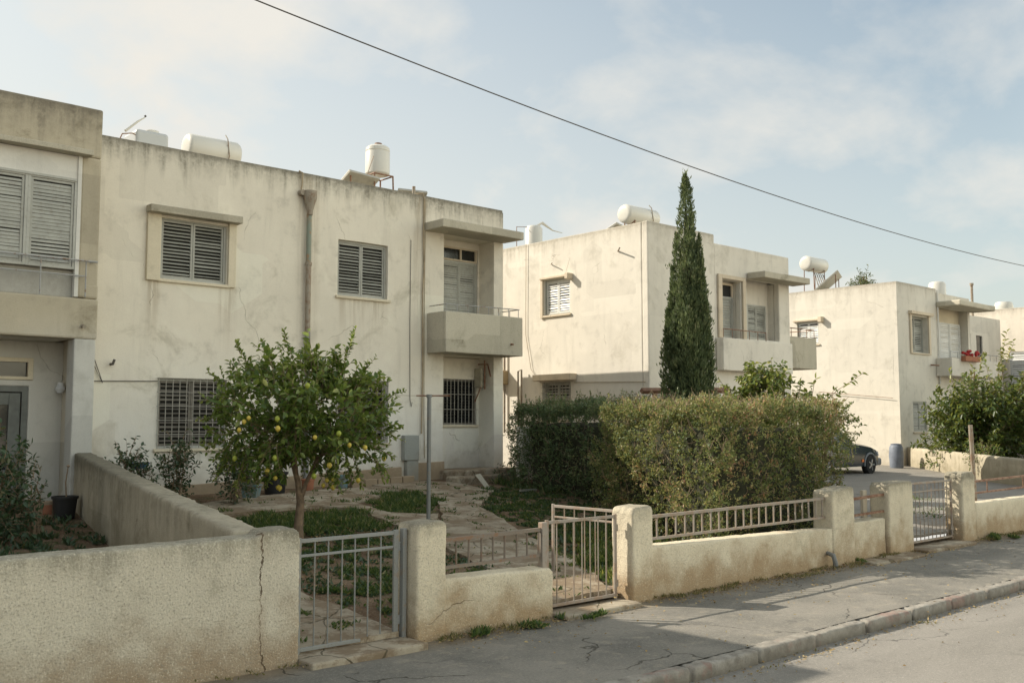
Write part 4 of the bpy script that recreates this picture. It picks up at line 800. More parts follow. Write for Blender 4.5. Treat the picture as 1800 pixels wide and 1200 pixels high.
shoots = [((-.75, 2.7), (-1.02, 3.28)), ((-.6, 2.75), (-.66, 3.34)), ((-.2, 2.8), (-.24, 3.42)), ((-.05, 2.75), (.03, 3.33)), ((.55, 2.6), (.80, 3.48)), ((.5, 2.7), (.46, 3.15)), ((.75, 2.5), (.98, 2.98)), ((1.0, 2.3), (1.14, 2.86)),
          ((1.0, 2.2), (1.52, 2.56)), ((1.05, 1.85), (1.48, 2.03)), ((-1.0, 2.55), (-1.46, 2.88)), ((-1.0, 2.4), (-1.44, 2.5)), ((-1.05, 2.2), (-1.5, 2.15)), ((-.9, 1.9), (-1.35, 1.75)), ((-.5, 2.9), (-.45, 3.2)), ((.2, 2.75), (.25, 3.1)), ((-.9, 2.65), (-1.1, 3.0)), ((-.6, 1.6), (-.72, 1.3)), ((.9, 1.6), (1.25, 1.4)), ((.4, 1.6), (.5, 1.2)), ((-.3, 1.6), (-.3, 1.3)), ((-.9, 1.75), (-1.2, 1.35)), ((-.7, 1.6), (-.85, 1.2)), ((-.5, 1.55), (-.55, 1.15)), ((.55, 1.55), (.62, 1.1)), ((.75, 1.6), (.9, 1.15)), ((1.0, 1.65), (1.3, 1.3)), ((1.1, 1.75), (1.4, 1.6)), ((.3, 1.5), (.38, 1.15)), ((.65, 1.5), (.75, 1.25)), ((-1.0, 1.8), (-1.3, 1.55)), ((-.8, 1.7), (-1.08, 1.45))]
for (a, b) in shoots:
    w_ = RNG.uniform(-.3, .3); A = lp(a[0], a[1], w_); B = lp(b[0], b[1], w_); add_twig(A, B, int(34*np.linalg.norm(B-A)/.6), .078, .05, .2, .006)
    for _ in range(3):
        t = RNG.uniform(.2, .75); q = A*(1-t)+B*t; add_twig(q, q+(B-A)*.25+RNG.normal(size=3)*.09, 8, .07, .02, .15)
crown = leaf_object('crown', P, D, np.array(Lf), np.array(Lf)*.56, 'lemonleaf', LT, np.array(rv), fold=.18, six=True, nrm=np.array([[0, 0, 1.]]*len(P)), curl=.08)
tw.build('twigs', 'twig', crown)
def lemon(p, r, mat='lemonskin'):
    prof = [(0, -1.45), (.13, -1.38), (.25, -1.2), (.62, -.92), (.92, -.45), (1, 0), (.92, .45), (.65, .88), (.3, 1.12), (.1, 1.2), (0, 1.2)]
    MB().lathe([(a*r, b*r*.93) for a, b in prof], tuple(p), n=14).build('lemon', mat, LT, smooth=True, angle=80)
for (u, z) in [(-.47, 2.16), (-.62, 2.00), (-.54, 2.11), (-.06, 2.02), (.84, 1.79), (1.23, 1.58), (.55, 1.51), (.86, 1.27), (.50, 1.17), (.36, 1.20), (.41, 1.27), (.50, 1.28), (-.32, 1.43), (-.26, 1.32), (-.27, 1.16), (-.29, 1.17), (.42, 1.9), (1.02, 1.75)]:
    e = 1-((u-.02)/1.3)**2-((z-2.2)/.95)**2; w_ = -1.12*math.sqrt(max(0, e))-.07 if e > 0 else -.1
    lemon(lp(u, z, w_), random.uniform(.029, .037))
for (u, z) in [(-.07, 2.15), (.3, 2.6), (.72, 1.95), (-.15, 1.62), (.3, 1.35), (-.8, 1.6)]:
    e = 1-((u-.02)/1.3)**2-((z-2.2)/.95)**2; lemon(lp(u, z, -1.12*math.sqrt(max(0, e))-.05), .036, 'greenskin')

# ================================================================== HEDGES
def hedge(name, label, poly, ztop, mat, nleaf, leaf=.045, lump=.14, zbot=None, sprig=160, seed=0, cat='hedge', twigs=True, ragged=.25, top_only=None):
    cx = sum(p[0] for p in poly)/len(poly); cy = sum(p[1] for p in poly)/len(poly)
    h = thing(name, label, cat, (cx, cy, ter(cx, cy))); zb = lambda x, y: ter(x, y) if zbot is None else zbot
    ar = sum(poly[i-1][0]*poly[i][1]-poly[i][0]*poly[i-1][1] for i in range(len(poly)))
    pl = [np.array(p) for p in (poly if ar > 0 else poly[::-1])]
    segs = [(a, b, np.linalg.norm(b-a)) for a, b in zip(pl, pl[1:]+pl[:1])]; per = sum(s[2] for s in segs)
    xs = [p[0] for p in pl]; ys = [p[1] for p in pl]; H = ztop-ter(cx, cy); top = abs(ar)/2; area = per*H+top*1.5
    pts = []; nn = []
    polyt = [tuple(p) for p in pl]; ns = int(nleaf*per*H/area/5)
    for (a, b, l) in segs:
        k = int(ns*l/per); t = RNG.random(k); v = RNG.random(k)**.9; e = (b-a)/l; no = np.array([e[1], -e[0]])
        for i in range(k):
            p = a+(b-a)*t[i]; z0 = zb(*p); z = z0+(ztop-z0)*v[i]; r = 1-((v[i]-.45)/.62)**4 if v[i] > .45 else 1-.12*((.45-v[i])/.45)
            q = noise.noise(Vector((p[0]*1.5+seed, p[1]*1.5, z*1.5)))+.55*noise.noise(Vector((p[0]*4, p[1]*4+seed, z*4)))
            o = lump*(q*1.2)-(1-r)*.28-abs(RNG.normal())*.10
            pts.append((p[0]+no[0]*o, p[1]+no[1]*o, z)); nn.append((no[0], no[1], .25+.6*max(0, v[i]-.6)))
    nt_ = int(nleaf*top*1.5/area/5); c = 0
    while c < nt_:
        x = RNG.uniform(min(xs), max(xs)); y = RNG.uniform(min(ys), max(ys))
        if not inside((x, y), polyt): continue
        q = noise.noise(Vector((x*1.6+seed, y*1.6, 9)))+.5*noise.noise(Vector((x*5, y*5+seed, 2)))
        pts.append((x, y, ztop+lump*q-abs(RNG.normal())*.06+.02)); nn.append((0, 0, 1)); c += 1
    B = np.array(pts); BN = np.array(nn, float)
    gap = np.array([nz(p, 4.2, seed+5)+.5*nz(p, 9, seed) for p in B]); keep = gap > -.33; B = B[keep]; BN = BN[keep]; gap = gap[keep]
    nb = len(B); SDn = BN*.75+RNG.normal(size=B.shape)*.55+np.array([0, 0, .35]); SDn /= np.linalg.norm(SDn, axis=1)[:, None]
    sl_ = RNG.uniform(.05, .16, nb)*(1+.8*gap); base_c = RNG.beta(2, 2.6, nb)*.75+.42*np.array([nz(p, 1.3, seed) for p in B])+.22*gap+.12
    K = 7; P = []; D = []; rn = []; Nn = []
    for k in range(K):
        t_ = (k+.5)/K; P.append(B+SDn*(sl_*(t_-.35))[:, None]+RNG.normal(size=B.shape)*.012); D.append(SDn*.55+RNG.normal(size=B.shape)*.6); rn.append(base_c+RNG.normal(size=nb)*.10+.12*t_); Nn.append(BN)
    P = np.concatenate(P); D = np.concatenate(D); rn = np.clip(np.concatenate(rn), 0, 1); Nn = np.concatenate(Nn)
    Ls = leaf*RNG.uniform(.6, 1.25, len(P))
    # sprigs reaching out of the clipped face
    SP = []; SD = []; tm = MB()
    for i in RNG.choice(len(P), sprig, p=(lambda w: w/w.sum())((P[:, 2]-P[:, 2].min()+.3)**2.2)):
        a = P[i]; d = Nn[i]*.5+np.array([0, 0, .75])+RNG.normal(size=3)*.3; d /= np.linalg.norm(d); ln = RNG.uniform(.08, ragged); b = a+d*ln
        tm.tube([a, (a+b)/2+RNG.normal(size=3)*.01, b], [.004, .003, .002], 3, cap=False); k = int(ln/.018)
        for j in range(k):
            t = (j+.5)/k; SP.append(a+(b-a)*t); SD.append(d*.5+RNG.normal(size=3)*.6)
    if twigs:
        for i in RNG.choice(len(P), int(sprig*2.6)):
            a = P[i]-Nn[i]*.02; d = RNG.normal(size=3)*.5+np.array([0, 0, .8]); d /= np.linalg.norm(d); b = a+d*RNG.uniform(.1, .3); tm.tube([a, (a+b)/2+RNG.normal(size=3)*.02, b], [.0065, .005, .003], 3, cap=False)
    if SP: P = np.concatenate([P, SP]); D = np.concatenate([D, SD]); Ls = np.concatenate([Ls, leaf*RNG.uniform(.7, 1.2, len(SP))]); rn = np.concatenate([rn, RNG.uniform(.3, .95, len(SP))])
    leaf_object('foliage', P, D, Ls, Ls*.55, mat, h, rn, fold=.22)
    tm.build('twigs', 'twig', h)
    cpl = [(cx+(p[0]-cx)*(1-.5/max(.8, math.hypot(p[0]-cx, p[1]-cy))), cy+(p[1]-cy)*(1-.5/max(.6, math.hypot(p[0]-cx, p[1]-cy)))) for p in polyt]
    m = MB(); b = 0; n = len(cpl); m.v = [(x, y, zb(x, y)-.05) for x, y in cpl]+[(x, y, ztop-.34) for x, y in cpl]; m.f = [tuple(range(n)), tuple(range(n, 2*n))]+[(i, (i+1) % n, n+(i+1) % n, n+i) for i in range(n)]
    o = m.build('dark_core', 'core', h); rough(o, .09, .22, .35)  # solid dark filler, paints the shade between the leaves
    return h
hedge('hedge', 'big clipped hedge catching the sun, behind the long railing wall', [(11.75, 8.75), (15.25, 8.65), (15.55, 9.6), (15.3, 12.0), (13.0, 12.2), (12.1, 10.3)], 2.32, 'hedgeleaf', 62000, .045, .20, sprig=620, ragged=.22, seed=2)
hedge('hedge', 'dark shaded hedge running from the house balcony to the big sunlit hedge', [(14.5, 16.2), (14.35, 15.0), (14.15, 13.6), (14.2, 12.2), (16.1, 12.2), (16.4, 15.5), (16.5, 17.0)], 2.40, 'hedgeshade', 46000, .05, .2, sprig=380, ragged=.30, seed=8)

# ================================================================== CYPRESS
def cypress(c, label):
    t = thing('cypress', label, 'tree', (c[0], c[1], ter(*c)))
    MB().tube([(c[0], c[1], .3), (c[0], c[1], 2.5), (c[0], c[1], 6.5)], [.11, .09, .02], 8).build('trunk', 'bark', t)
    P = []; D = []; rn = []
    sp_ = [(0, 0, 7.85, .25, 1.0)]
    for k in range(15):
        a = RNG.uniform(0, 2*math.pi); rr = RNG.uniform(.14, .42); sp_.append((math.cos(a)*rr, math.sin(a)*rr, RNG.uniform(3.9, 6.9)-rr*2.0, RNG.uniform(.11, .17), RNG.uniform(.5, 1.4)))
    sp_ += [(.25, .0, 6.2, .2, 1.2), (.40, -.1, 5.9, .17, .8), (.52, -.05, 4.6, .16, .8), (-.45, .05, 5.0, .17, .8), (-.5, -.1, 4.3, .15, .8), (-.2, -.3, 5.6, .2, .8), (.56, .1, 4.9, .13, 2.2), (-.56, 0, 4.7, .13, 2.0), (-.38, .1, 5.7, .13, 2.5), (.33, -.2, 6.4, .13, 3), (-.25, .1, 6.5, .12, 3.5), (.18, .15, 7.1, .11, 4), (.1, -.35, 5.1, .2, .8), (.05, -.2, 6.8, .17, .8)]
    for (u, w_, zt, r, zb) in sp_:
        u *= .90
        k = int(1500*(zt-zb)*r/.2*.5) + 250
        for i in range(k):
            h = RNG.random()**.85; z = zb+(zt-zb)*h; tt = (zt-z)
            pr = r*min(1, (tt/1.4)**.75)*(.65+.35*min(1, (z-zb)/.8)) if zt < 7.5 else .30*min(1, (tt/2.4)**.8)+.015
            lean = .0 if zt > 7.5 else -.10*h-.30*max(0, 1-h*2.2); th_ = RNG.uniform(0, 2*math.pi); q = 1+.9*noise.noise(Vector((u*5+math.cos(th_)*1.2, w_*5+math.sin(th_)*1.2, z*3.4)))+.5*noise.noise(Vector((u*9+math.cos(th_)*2, w_*9+math.sin(th_)*2, z*9)))
            rad = pr*q*(1-abs(RNG.normal())*.16+(.35*RNG.random()**6)); du, dw = math.cos(th_), math.sin(th_)
            uu = u*(1+lean)+du*rad; ww = w_*(1+lean)+dw*rad
            P.append(frame_pt(c, uu, z, ww)); d = np.array([.744*du+.668*dw, -.668*du+.744*dw, 0])*.38+np.array([0, 0, 1.])+RNG.normal(size=3)*.22; D.append(d); rn.append(RNG.beta(2, 3)+.25*noise.noise(Vector((uu*4, ww*4, z*1.5))))
    for k in range(40):
        z = RNG.uniform(7.0, 7.85); d = RNG.normal(size=3)*.35+np.array([0, 0, 1]); P += [frame_pt(c, RNG.normal()*.03, z, 0)+d*j*.03 for j in range(5)]; D += [d]*5; rn += [.8]*5
    n = len(P); L = RNG.uniform(.05, .12, n)
    cr = leaf_object('crown', P, D, L, L*.30, 'cypleaf', t, np.clip(rn, 0, 1), fold=.1)
    m = MB(); m.tube([(c[0], c[1], 1.0), (c[0], c[1], 2.5), (c[0], c[1], 4.5), (c[0], c[1], 5.8), (c[0], c[1], 7.2)], [.14, .20, .17, .08, .02], 10); m.build('dark_core', 'core', t)  # dark filler tube for the shaded inside of the crown
cypress((18.3, 14.3), 'tall narrow dark green cypress in front of the corner house')

# ================================================================== LOOSE SHRUBS
def shrub(name, label, base, blobs, nst, mat, leaf, cat='bush', group=None, six=True, twl=(.25, .6), droop=.0, per=.035, shoots=(), trunk=.03, width=.5, stems=6, yl=0.):
    b = (base[0], base[1], ter(base[0], base[1])); t = thing(name, label, cat, b, group); P = []; D = []; rn = []; tm = MB(); core = MB()
    vol = [bb[3]*bb[4] for bb in blobs]; tot = sum(vol)
    def spray(a, d, ln, yl=0):
        d = d/np.linalg.norm(d); e = a+d*ln+np.array([0, 0, -droop*ln]); pts = curve(a, e, RNG.normal(size=3)*ln*.12, 4); tm.tube(pts, [.006, .005, .004, .002], 3, cap=False)
        k = max(3, int(ln/per))
        for j in range(k):
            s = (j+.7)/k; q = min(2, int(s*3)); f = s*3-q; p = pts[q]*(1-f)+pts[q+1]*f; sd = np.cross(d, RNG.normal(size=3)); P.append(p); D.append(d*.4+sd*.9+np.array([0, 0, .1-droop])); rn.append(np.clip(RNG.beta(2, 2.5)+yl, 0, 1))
    for (u, w_, z, ru, rz) in blobs:
        k = int(nst*ru*rz/tot); c = frame_pt(b, u, z, w_)
        for i in range(stems//len(blobs)+1):
            v = RNG.normal(size=3)*.35; e = c+np.array([v[0]*ru, v[1]*ru, abs(v[2])*rz]); tm.tube([tuple(x) for x in curve((b[0]+RNG.normal()*.05, b[1]+RNG.normal()*.05, b[2]-.05), e, RNG.normal(size=3)*.08, 6)], [trunk, trunk*.9, trunk*.75, trunk*.6, trunk*.45, trunk*.3], 5)
        for i in range(k):
            v = RNG.normal(size=3); v /= np.linalg.norm(v); rr = RNG.random()**.45; q = np.array([v[0]*ru*rr, v[1]*ru*rr, v[2]*rz*rr]); p = c+q
            if nz(p, 1.6, base[0]) < -.2 or p[2] < b[2]+.03: continue
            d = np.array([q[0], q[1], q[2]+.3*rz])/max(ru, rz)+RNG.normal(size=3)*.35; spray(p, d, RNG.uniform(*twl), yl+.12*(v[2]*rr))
    for (a, e, yl) in shoots:
        A = frame_pt(b, *a); E_ = frame_pt(b, *e); ln = np.linalg.norm(E_-A); k = int(ln/.12)
        tm.tube([A, (A+E_)/2+np.array([0, 0, .03]), E_], [.009, .006, .003], 4, cap=False)
        for j in range(k): p = A+(E_-A)*((j+.5)/k); spray(p, (E_-A)/ln+RNG.normal(size=3)*.7, .1, yl)
    L = leaf*RNG.uniform(.65, 1.2, len(P)); leaf_object('foliage', P, D, L, L*width, mat, t, np.array(rn), fold=.18, six=six, nrm=np.array([[0, 0, 1.]]*len(P)), curl=.1)
    tm.build('stems', 'twig', t); return t
# big leaved shrub behind the hedge
shrub('bush', 'leafy green bush rising above the sunlit hedge, left of the parked car', (16.9, 11.4), [(0, 0, 2.35, .75, .75), (.5, .1, 2.2, .6, .5), (-.5, 0, 2.2, .45, .5), (.15, .0, 2.8, .42, .38)], 640, 'bushleaf', .12, droop=.25, per=.03, twl=(.2, .42),
      shoots=[((-.5, 2.4, 0), (-.82, 2.95, 0), .2), ((-.2, 2.7, 0), (-.12, 3.3, 0), .1), ((.3, 2.7, 0), (.22, 3.35, 0), .1), ((1.0, 2.5, 0), (1.1, 3.0, 0), .2), ((1.1, 2.4, 0), (2.05, 3.08, 0), .15), ((1.2, 2.3, 0), (1.5, 2.8, 0), .15), ((.7, 2.5, 0), (.85, 2.95, 0), .15)])
shrub('bush', 'loose bush with overhanging twigs at the right end of the hedge, before the car', (16.1, 9.7), [(.25, 0, 2.05, .40, .42), (-.1, 0, 1.9, .35, .5)], 330, 'bushleaf', .07, droop=.2, per=.03, twl=(.15, .35), shoots=[((.2, 1.9, 0), (.52, 1.75, 0), .1), ((.2, 1.7, 0), (.42, 1.3, 0), .1), ((.1, 2.1, 0), (.5, 2.3, 0), .2)])
# big bush in front of the far house
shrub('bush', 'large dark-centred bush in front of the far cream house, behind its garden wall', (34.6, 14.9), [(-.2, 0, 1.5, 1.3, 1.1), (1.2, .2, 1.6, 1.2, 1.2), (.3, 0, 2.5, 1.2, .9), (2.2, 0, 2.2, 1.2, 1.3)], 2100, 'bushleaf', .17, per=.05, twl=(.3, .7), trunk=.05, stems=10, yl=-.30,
      shoots=[((.2, 3.0, 0), (.5, 4.6, 0), .35), ((.8, 3.0, 0), (1.35, 5.2, 0), .45), ((1.2, 3.0, 0), (1.1, 4.6, 0), .35), ((1.6, 2.8, 0), (2.1, 4.4, 0), .4), ((-.4, 2.8, 0), (-.7, 3.9, 0), .3), ((.0, 3.0, 0), (.1, 4.0, 0), .3), ((2.2, 2.8, 0), (2.6, 3.9, 0), .3), ((1.0, 3.2, .2), (1.7, 4.9, .2), .4), ((.9, 3.2, .2), (.6, 4.3, .2), .3), ((1.8, 3.2, .2), (2.4, 4.7, .2), .45)])
MB().tube([(34.7, 14.9, .4), (34.75, 14.9, 2), (34.8, 14.8, 4.0)], [.06, .05, .02], 6).build('trunk', 'bark', [o for o in COL.objects if o.get('label', '').startswith('large dark-centred')][0])
shrub('bush', 'straggly low plant hanging over the far garden wall', (31.4, 13.2), [(0, 0, 1.0, .35, .35)], 70, 'bushleaf', .09, per=.05, twl=(.2, .4), yl=-.15)
# left foreground
shrub('bush', 'dark leafy bush at the left edge, inside the left front garden', (3.75, 14.6), [(0, 0, 1.45, .38, .45), (.05, 0, .9, .42, .45)], 330, 'roseleaf', .085, per=.035, twl=(.15, .35), width=.55, stems=8)
shrub('potted_shrub', 'spindly weed growing beside the left house door', (4.35, 14.9), [(0, 0, 1.0, .18, .35)], 30, 'roseleaf', .07, per=.045, twl=(.12, .3), shoots=[((0, .8, 0), (.12, 1.5, 0), .2)])
# roses and pot plants along the main house
ro = [((6.35, 16.75), 1.0, .38, 90, 'thorny rose bush leaning over the divider wall, nearest the left house'), ((7.35, 17.0), 1.12, .25, 60, 'upright dark plant under the first barred window of the main house'), ((8.15, 16.4), 1.0, .3, 75, 'leafy pot-side plant between the first barred window and the blue tin')]
for (b_, h_, r_, n_, lab) in ro:
    zt = ter(*b_); shrub('rose_bush', lab, b_, [(0, 0, zt+h_*.45, r_, h_*.36), (.05, 0, zt+h_*.75, r_*.7, h_*.25)], n_*3, 'roseleaf', .075, per=.04, twl=(.1, .28), group='plants along the main house wall', trunk=.012, width=.6, shoots=[((0, zt+h_*.7, 0), (-.2, zt+h_*1.15, 0), .1), ((0, zt+h_*.7, 0), (.15, zt+h_*1.2, 0), .2)])
shrub('bush', 'sparse green weed beside the doorstep of the main house', (14.6, 16.6), [(0, 0, 1.05, .35, .2), (-.5, -.1, .95, .25, .15)], 60, 'roseleaf', .07, per=.05, twl=(.1, .25), trunk=.008)

# ================================================================== GRASS, WEEDS, LITTER
def patch(name, polys, n, mat, h=(.04, .13), w=.010, lean=.45, zf=ter, dens=.0, lift=.0):
    P = []; 
    for poly in polys:
        xs = [p[0] for p in poly]; ys = [p[1] for p in poly]; k = int(n*abs(sum(poly[i-1][0]*poly[i][1]-poly[i][0]*poly[i-1][1] for i in range(len(poly))))/2); c = 0; tries = 0
        while c < k and tries < k*8:
            tries += 1; x = RNG.uniform(min(xs)-.1, max(xs)+.1); y = RNG.uniform(min(ys)-.1, max(ys)+.1); q = noise.noise(Vector((x*2.3, y*2.3, 4)))
            if not inside((x+q*.45, y-q*.4), poly) or noise.noise(Vector((x*3.5, y*3.5, 1)))+.5*noise.noise(Vector((x*9, y*9, 1)))+RNG.normal()*.08 < dens: continue
            P.append((x, y, zf(x, y)+lift)); c += 1
    P = np.array(P); n_ = len(P); D = RNG.normal(size=(n_, 3))*lean; D[:, 2] = 1; hh = RNG.uniform(h[0], h[1], n_)*(1+.6*np.array([nz(p, 1.5) for p in P]))
    o = leaf_object(name, P, D, hh, w*RNG.uniform(.7, 1.6, n_), mat, None, fold=.2); o['kind'] = 'stuff'; return o
patch('grass', [[(10.12, 15.45), (11.8, 16.6), (11.7, 15.2), (10.5, 13.6), (9.93, 14.2)], [(7.6, 15.2), (9.6, 14.8), (9.15, 13.15), (8.4, 12.7), (7.6, 12.9), (6.8, 13.8)], [(9.9, 9.6), (11.9, 11.8), (12.4, 10.8), (11.3, 8.2), (8.95, 8.15)]], 1400, 'grassblade', (.04, .15), .020, .8, dens=-.06)
patch('grass', [[(11.3, 13.0), (12.2, 14.3), (13.6, 14.6), (13.8, 12.6), (11.5, 10.9), (10.5, 11.0)], [(5.95, 8.2), (7.5, 8.2), (8.2, 9.8), (7.6, 10.9), (6.6, 10.6), (5.9, 9.4)], [(5.9, 11.2), (8.3, 11.2), (8.6, 12.2), (6.4, 13)], [(12.2, 15.0), (13.3, 15.5), (14.2, 16.4), (14.2, 14.4), (12.4, 14.2)]], 900, 'grassblade', (.03, .10), .022, .9, dens=.12)
patch('weeds', [[(5.9, 8.2), (13.8, 8.2), (14.3, 16.5), (12.2, 15.2), (11.2, 12.6), (9.2, 8.6), (8.6, 9.9), (9.3, 13), (7.2, 15.2), (5.9, 13)]], 260, 'roseleaf', (.03, .09), .035, 1.0, dens=.05)
patch('grass', [[(9.2, 8.3), (11.4, 8.4), (11.8, 9.8), (11.6, 11.2), (10.3, 10.2)]], 1500, 'bushleaf', (.05, .14), .03, .7, dens=-.2)
patch('weeds', [PATH_MAIN, PATH_CROSS, PATH_GATE], 500, 'grassblade', (.02, .07), .016, .9, dens=.52, lift=.045)
patch('weeds', [[(5.9, 7.62), (7.6, 7.60), (7.6, 7.8), (5.9, 7.8)], [(9.25, 7.6), (13.8, 7.55), (13.8, 7.8), (9.25, 7.8)], [(13.9, 7.66), (15.8, 7.66), (15.8, 7.86), (13.9, 7.86)], [(18.2, 7.6), (25, 7.6), (25, 7.8), (18.2, 7.8)], [(3.6, 7.70), (4.5, 7.70), (4.5, 7.8), (3.6, 7.8)]], 1100, 'dryblade', (.02, .07), .010, .8, lambda x, y: .02, dens=-.05)
patch('weeds', [[(6.9, 7.5), (7.15, 7.5), (7.15, 7.7), (6.9, 7.7)], [(6.3, 7.55), (6.5, 7.55), (6.5, 7.75), (6.3, 7.75)], [(13.9, 7.6), (14.3, 7.6), (14.3, 7.85), (13.9, 7.85)], [(18.3, 7.5), (19, 7.5), (19, 7.75), (18.3, 7.75)], [(7.65, 7.5), (8.1, 7.5), (8.1, 7.62), (7.65, 7.62)]], 3000, 'grassblade', (.04, .10), .022, .9, lambda x, y: .015, dens=-.6)
patch('weeds', [[(6, 5.30), (40, 5.30), (40, 5.44), (6, 5.44)]], 160, 'dryblade', (.02, .05), .012, .9, lambda x, y: -.13, dens=.28)
patch('grass', [[(18.5, 9.6), (21.5, 11.3), (23.5, 12.2), (22, 10.2), (19, 8.8)], [(14.8, 13.0), (15, 17), (14.3, 16.5)]], 500, 'grassblade', (.08, .2), .02, .6, dens=-.1)
patch('grass', [[(2.5, 9), (4.0, 8.8), (5.4, 16.4), (2.5, 16.0)]], 260, 'roseleaf', (.05, .15), .035, .9, dens=.15)
def litter(rects, n, zf):
    P = []
    for (x0, x1, y0, y1, k) in rects:
        for i in range(int(k)): x = RNG.uniform(x0, x1); y = y1-(y1-y0)*abs(RNG.normal())*.5; P.append((x, y, zf(x, y)+.012))
    P = np.array(P); D = RNG.normal(size=P.shape); D[:, 2] *= .12
    o = leaf_object('leaf_litter', P, D, RNG.uniform(.015, .05, len(P)), RNG.uniform(.01, .028, len(P)), 'litter', None, fold=.3, nrm=np.array([[0, 0, 1.]]*len(P))); o['kind'] = 'stuff'
litter([(9.2, 13.9, 7.2, 7.78, 620), (5.8, 7.7, 7.3, 7.76, 160), (13.9, 15.9, 7.2, 7.8, 160), (18, 24, 7.1, 7.78, 160), (6, 30, 5.7, 7.6, 420), (6, 24, 7.45, 7.78, 900)], 0, lambda x, y: .012)
litter([(5.8, 8.8, 8.2, 13.6, 1100), (9, 13, 8.3, 15, 500)], 0, lambda x, y: ter(x, y)+.02)
litter([(5.5, 26, 5.12, 5.45, 900), (7, 30, 3, 5.3, 90)], 0, lambda x, y: -.13)

# ================================================================== ROOF TANKS, PANELS, AERIALS
def htank(label, x0, x1, y, z, r, mat='tank', strap=True, legs=.45, name='water_tank'):
    t = thing(name, label, 'water tank', ((x0+x1)/2, y, z-r-legs), 'solar water tanks on the roofs')
    L = x1-x0; MB().lathe([(0, 0), (r*.55, .004), (r*.9, .02), (r, .07), (r, L-.07), (r*.9, L-.02), (r*.5, L-.004), (0, L)], (x0, y, z), 'x', 28).build('drum', mat, t, smooth=True, angle=60)
    for x in (x0+L*.2, x0+L*.8):
        m = MB(); m.tube([(x, y-r*.8, z-r-legs), (x, y-r*.7, z-r*.72)], .02, 6).tube([(x, y+r*.8, z-r-legs), (x, y+r*.7, z-r*.72)], .02, 6).tube([(x, y-r*.8, z-r*.75), (x, y, z-r-.01), (x, y+r*.8, z-r*.75)], .02, 6); m.build('leg', 'rust', t)
    if strap: m = MB(); m.tube([(x0+L*.72, y, z-r-legs), (x0+L*.72, y-r-.02, z-r*.4), (x0+L*.70, y-r*.9, z+r*.9), (x0+L*.69, y-r*.6, z+r*1.25)], .013, 6); m.build('pipe', 'pipe2', t)
    return t
def panel(label, c, wdt, ln, tilt, yaw=0, name='solar_panel'):
    t = thing(name, label, 'solar panel', c, 'solar panels on the roofs'); Rm = Matrix.Rotation(yaw, 3, 'Z') @ Matrix.Rotation(tilt, 3, 'X')
    def bx(m, a): 
        pts = [(a[0], a[2], a[4]), (a[1], a[2], a[4]), (a[1], a[3], a[4]), (a[0], a[3], a[4]), (a[0], a[2], a[5]), (a[1], a[2], a[5]), (a[1], a[3], a[5]), (a[0], a[3], a[5])]
        m.quadbox([tuple(Vector(c)+Rm @ Vector(p)) for p in pts])
    m = MB(); bx(m, (-wdt/2, wdt/2, 0, ln, -.04, .03)); m.build('casing', 'panelb', t, bevel=.01)
    m = MB(); bx(m, (-wdt/2+.04, wdt/2-.04, .04, ln-.04, .031, .036)); m.build('glass', 'panel', t)
    m = MB()
    for sx in (-wdt*.4, wdt*.4):
        tp = Vector(c)+Rm @ Vector((sx, ln*.9, -.04)); m.tube([tp, (tp.x, tp.y, c[2]-.05)], .02, 6)
    m.build('stand', 'rust', t); return t
htank('horizontal white drum tank on the main house roof, far left end', 8.72, 9.92, 20.2, 8.0, .29)
t = thing('water_tank', 'boxy grey plastic water tank on the main house roof beside a small white one', 'water tank', (7.9, 20.2, 7.0)); m = MB().box(7.58, 8.28, 20., 20.7, 7.35, 8.13); o = m.build('body', 'tankg', t, bevel=.07, seg=3); MB().lathe([(.14, 0), (.14, .1), (.1, .12), (0, .12)], (8.05, 20.35, 8.12), n=16).build('lid', 'tank', t, smooth=True)
m = MB().box(7.6, 8.2, 20.05, 20.6, 6.93, 7.33); m.split('stand', 'conc', t)
t = thing('water_tank', 'small white vertical tank at the left end of the main house roof', 'water tank', (7.35, 20.6, 7.0)); MB().lathe([(.0, 0), (.26, .01), (.27, .05), (.27, .9), (.2, 1.0), (0, 1.02)], (7.3, 20.8, 6.94), n=20).build('body', 'tank', t, smooth=True)
t = thing('aerial', 'bent television aerial beside the boxy grey tank', 'aerial', (7.25, 20, 6.95)); MB().tube([(7.2, 20, 6.95), (7.22, 20, 7.75), (7.3, 20, 7.95), (7.5, 20, 8.0), (7.65, 20.1, 8.0)], .013, 6).build('mast', 'rust', t); MB().tube([(7.36, 20, 8.02), (7.6, 20, 8.26), (7.75, 20, 8.38)], [.03, .025, .012], 6).build('arm', 'tank', t); MB().lathe([(0, -.03), (.03, 0), (0, .03)], (7.76, 20, 8.41), n=8).build('tip', 'cabled', t)
# upright tank on a rusty frame
t = thing('water_tank', 'upright cream tank on a rusty frame between two solar panels, main house roof', 'water tank', (13.5, 20, 6.95))
MB().lathe([(0, 0), (.28, .01), (.30, .04), (.30, .56), (.29, .58), (.30, .6), (.29, .68), (.22, .73), (0, .75)], (13.52, 20, 8.13), n=28).build('drum', 'tank', t, smooth=True, angle=30)
MB().lathe([(0, 0), (.09, 0), (.09, .04), (0, .05)], (13.5, 19.95, 8.88), n=14).build('lid', 'rust', t)
for dx_ in (-.27, .27):
    for dy_ in (-.27, .27): MB().tube([(13.52+dx_*1.1, 20+dy_*1.1, 6.94), (13.52+dx_, 20+dy_, 8.11)], .02, 6).build('leg', 'rust', t)
m = MB()
for z in (8.1, 7.75): m.tube([(13.25, 19.73, z), (13.79, 19.73, z), (13.79, 20.27, z), (13.25, 20.27, z), (13.25, 19.73, z)], .02, 5)
m.build('frame_ring', 'rust', t)
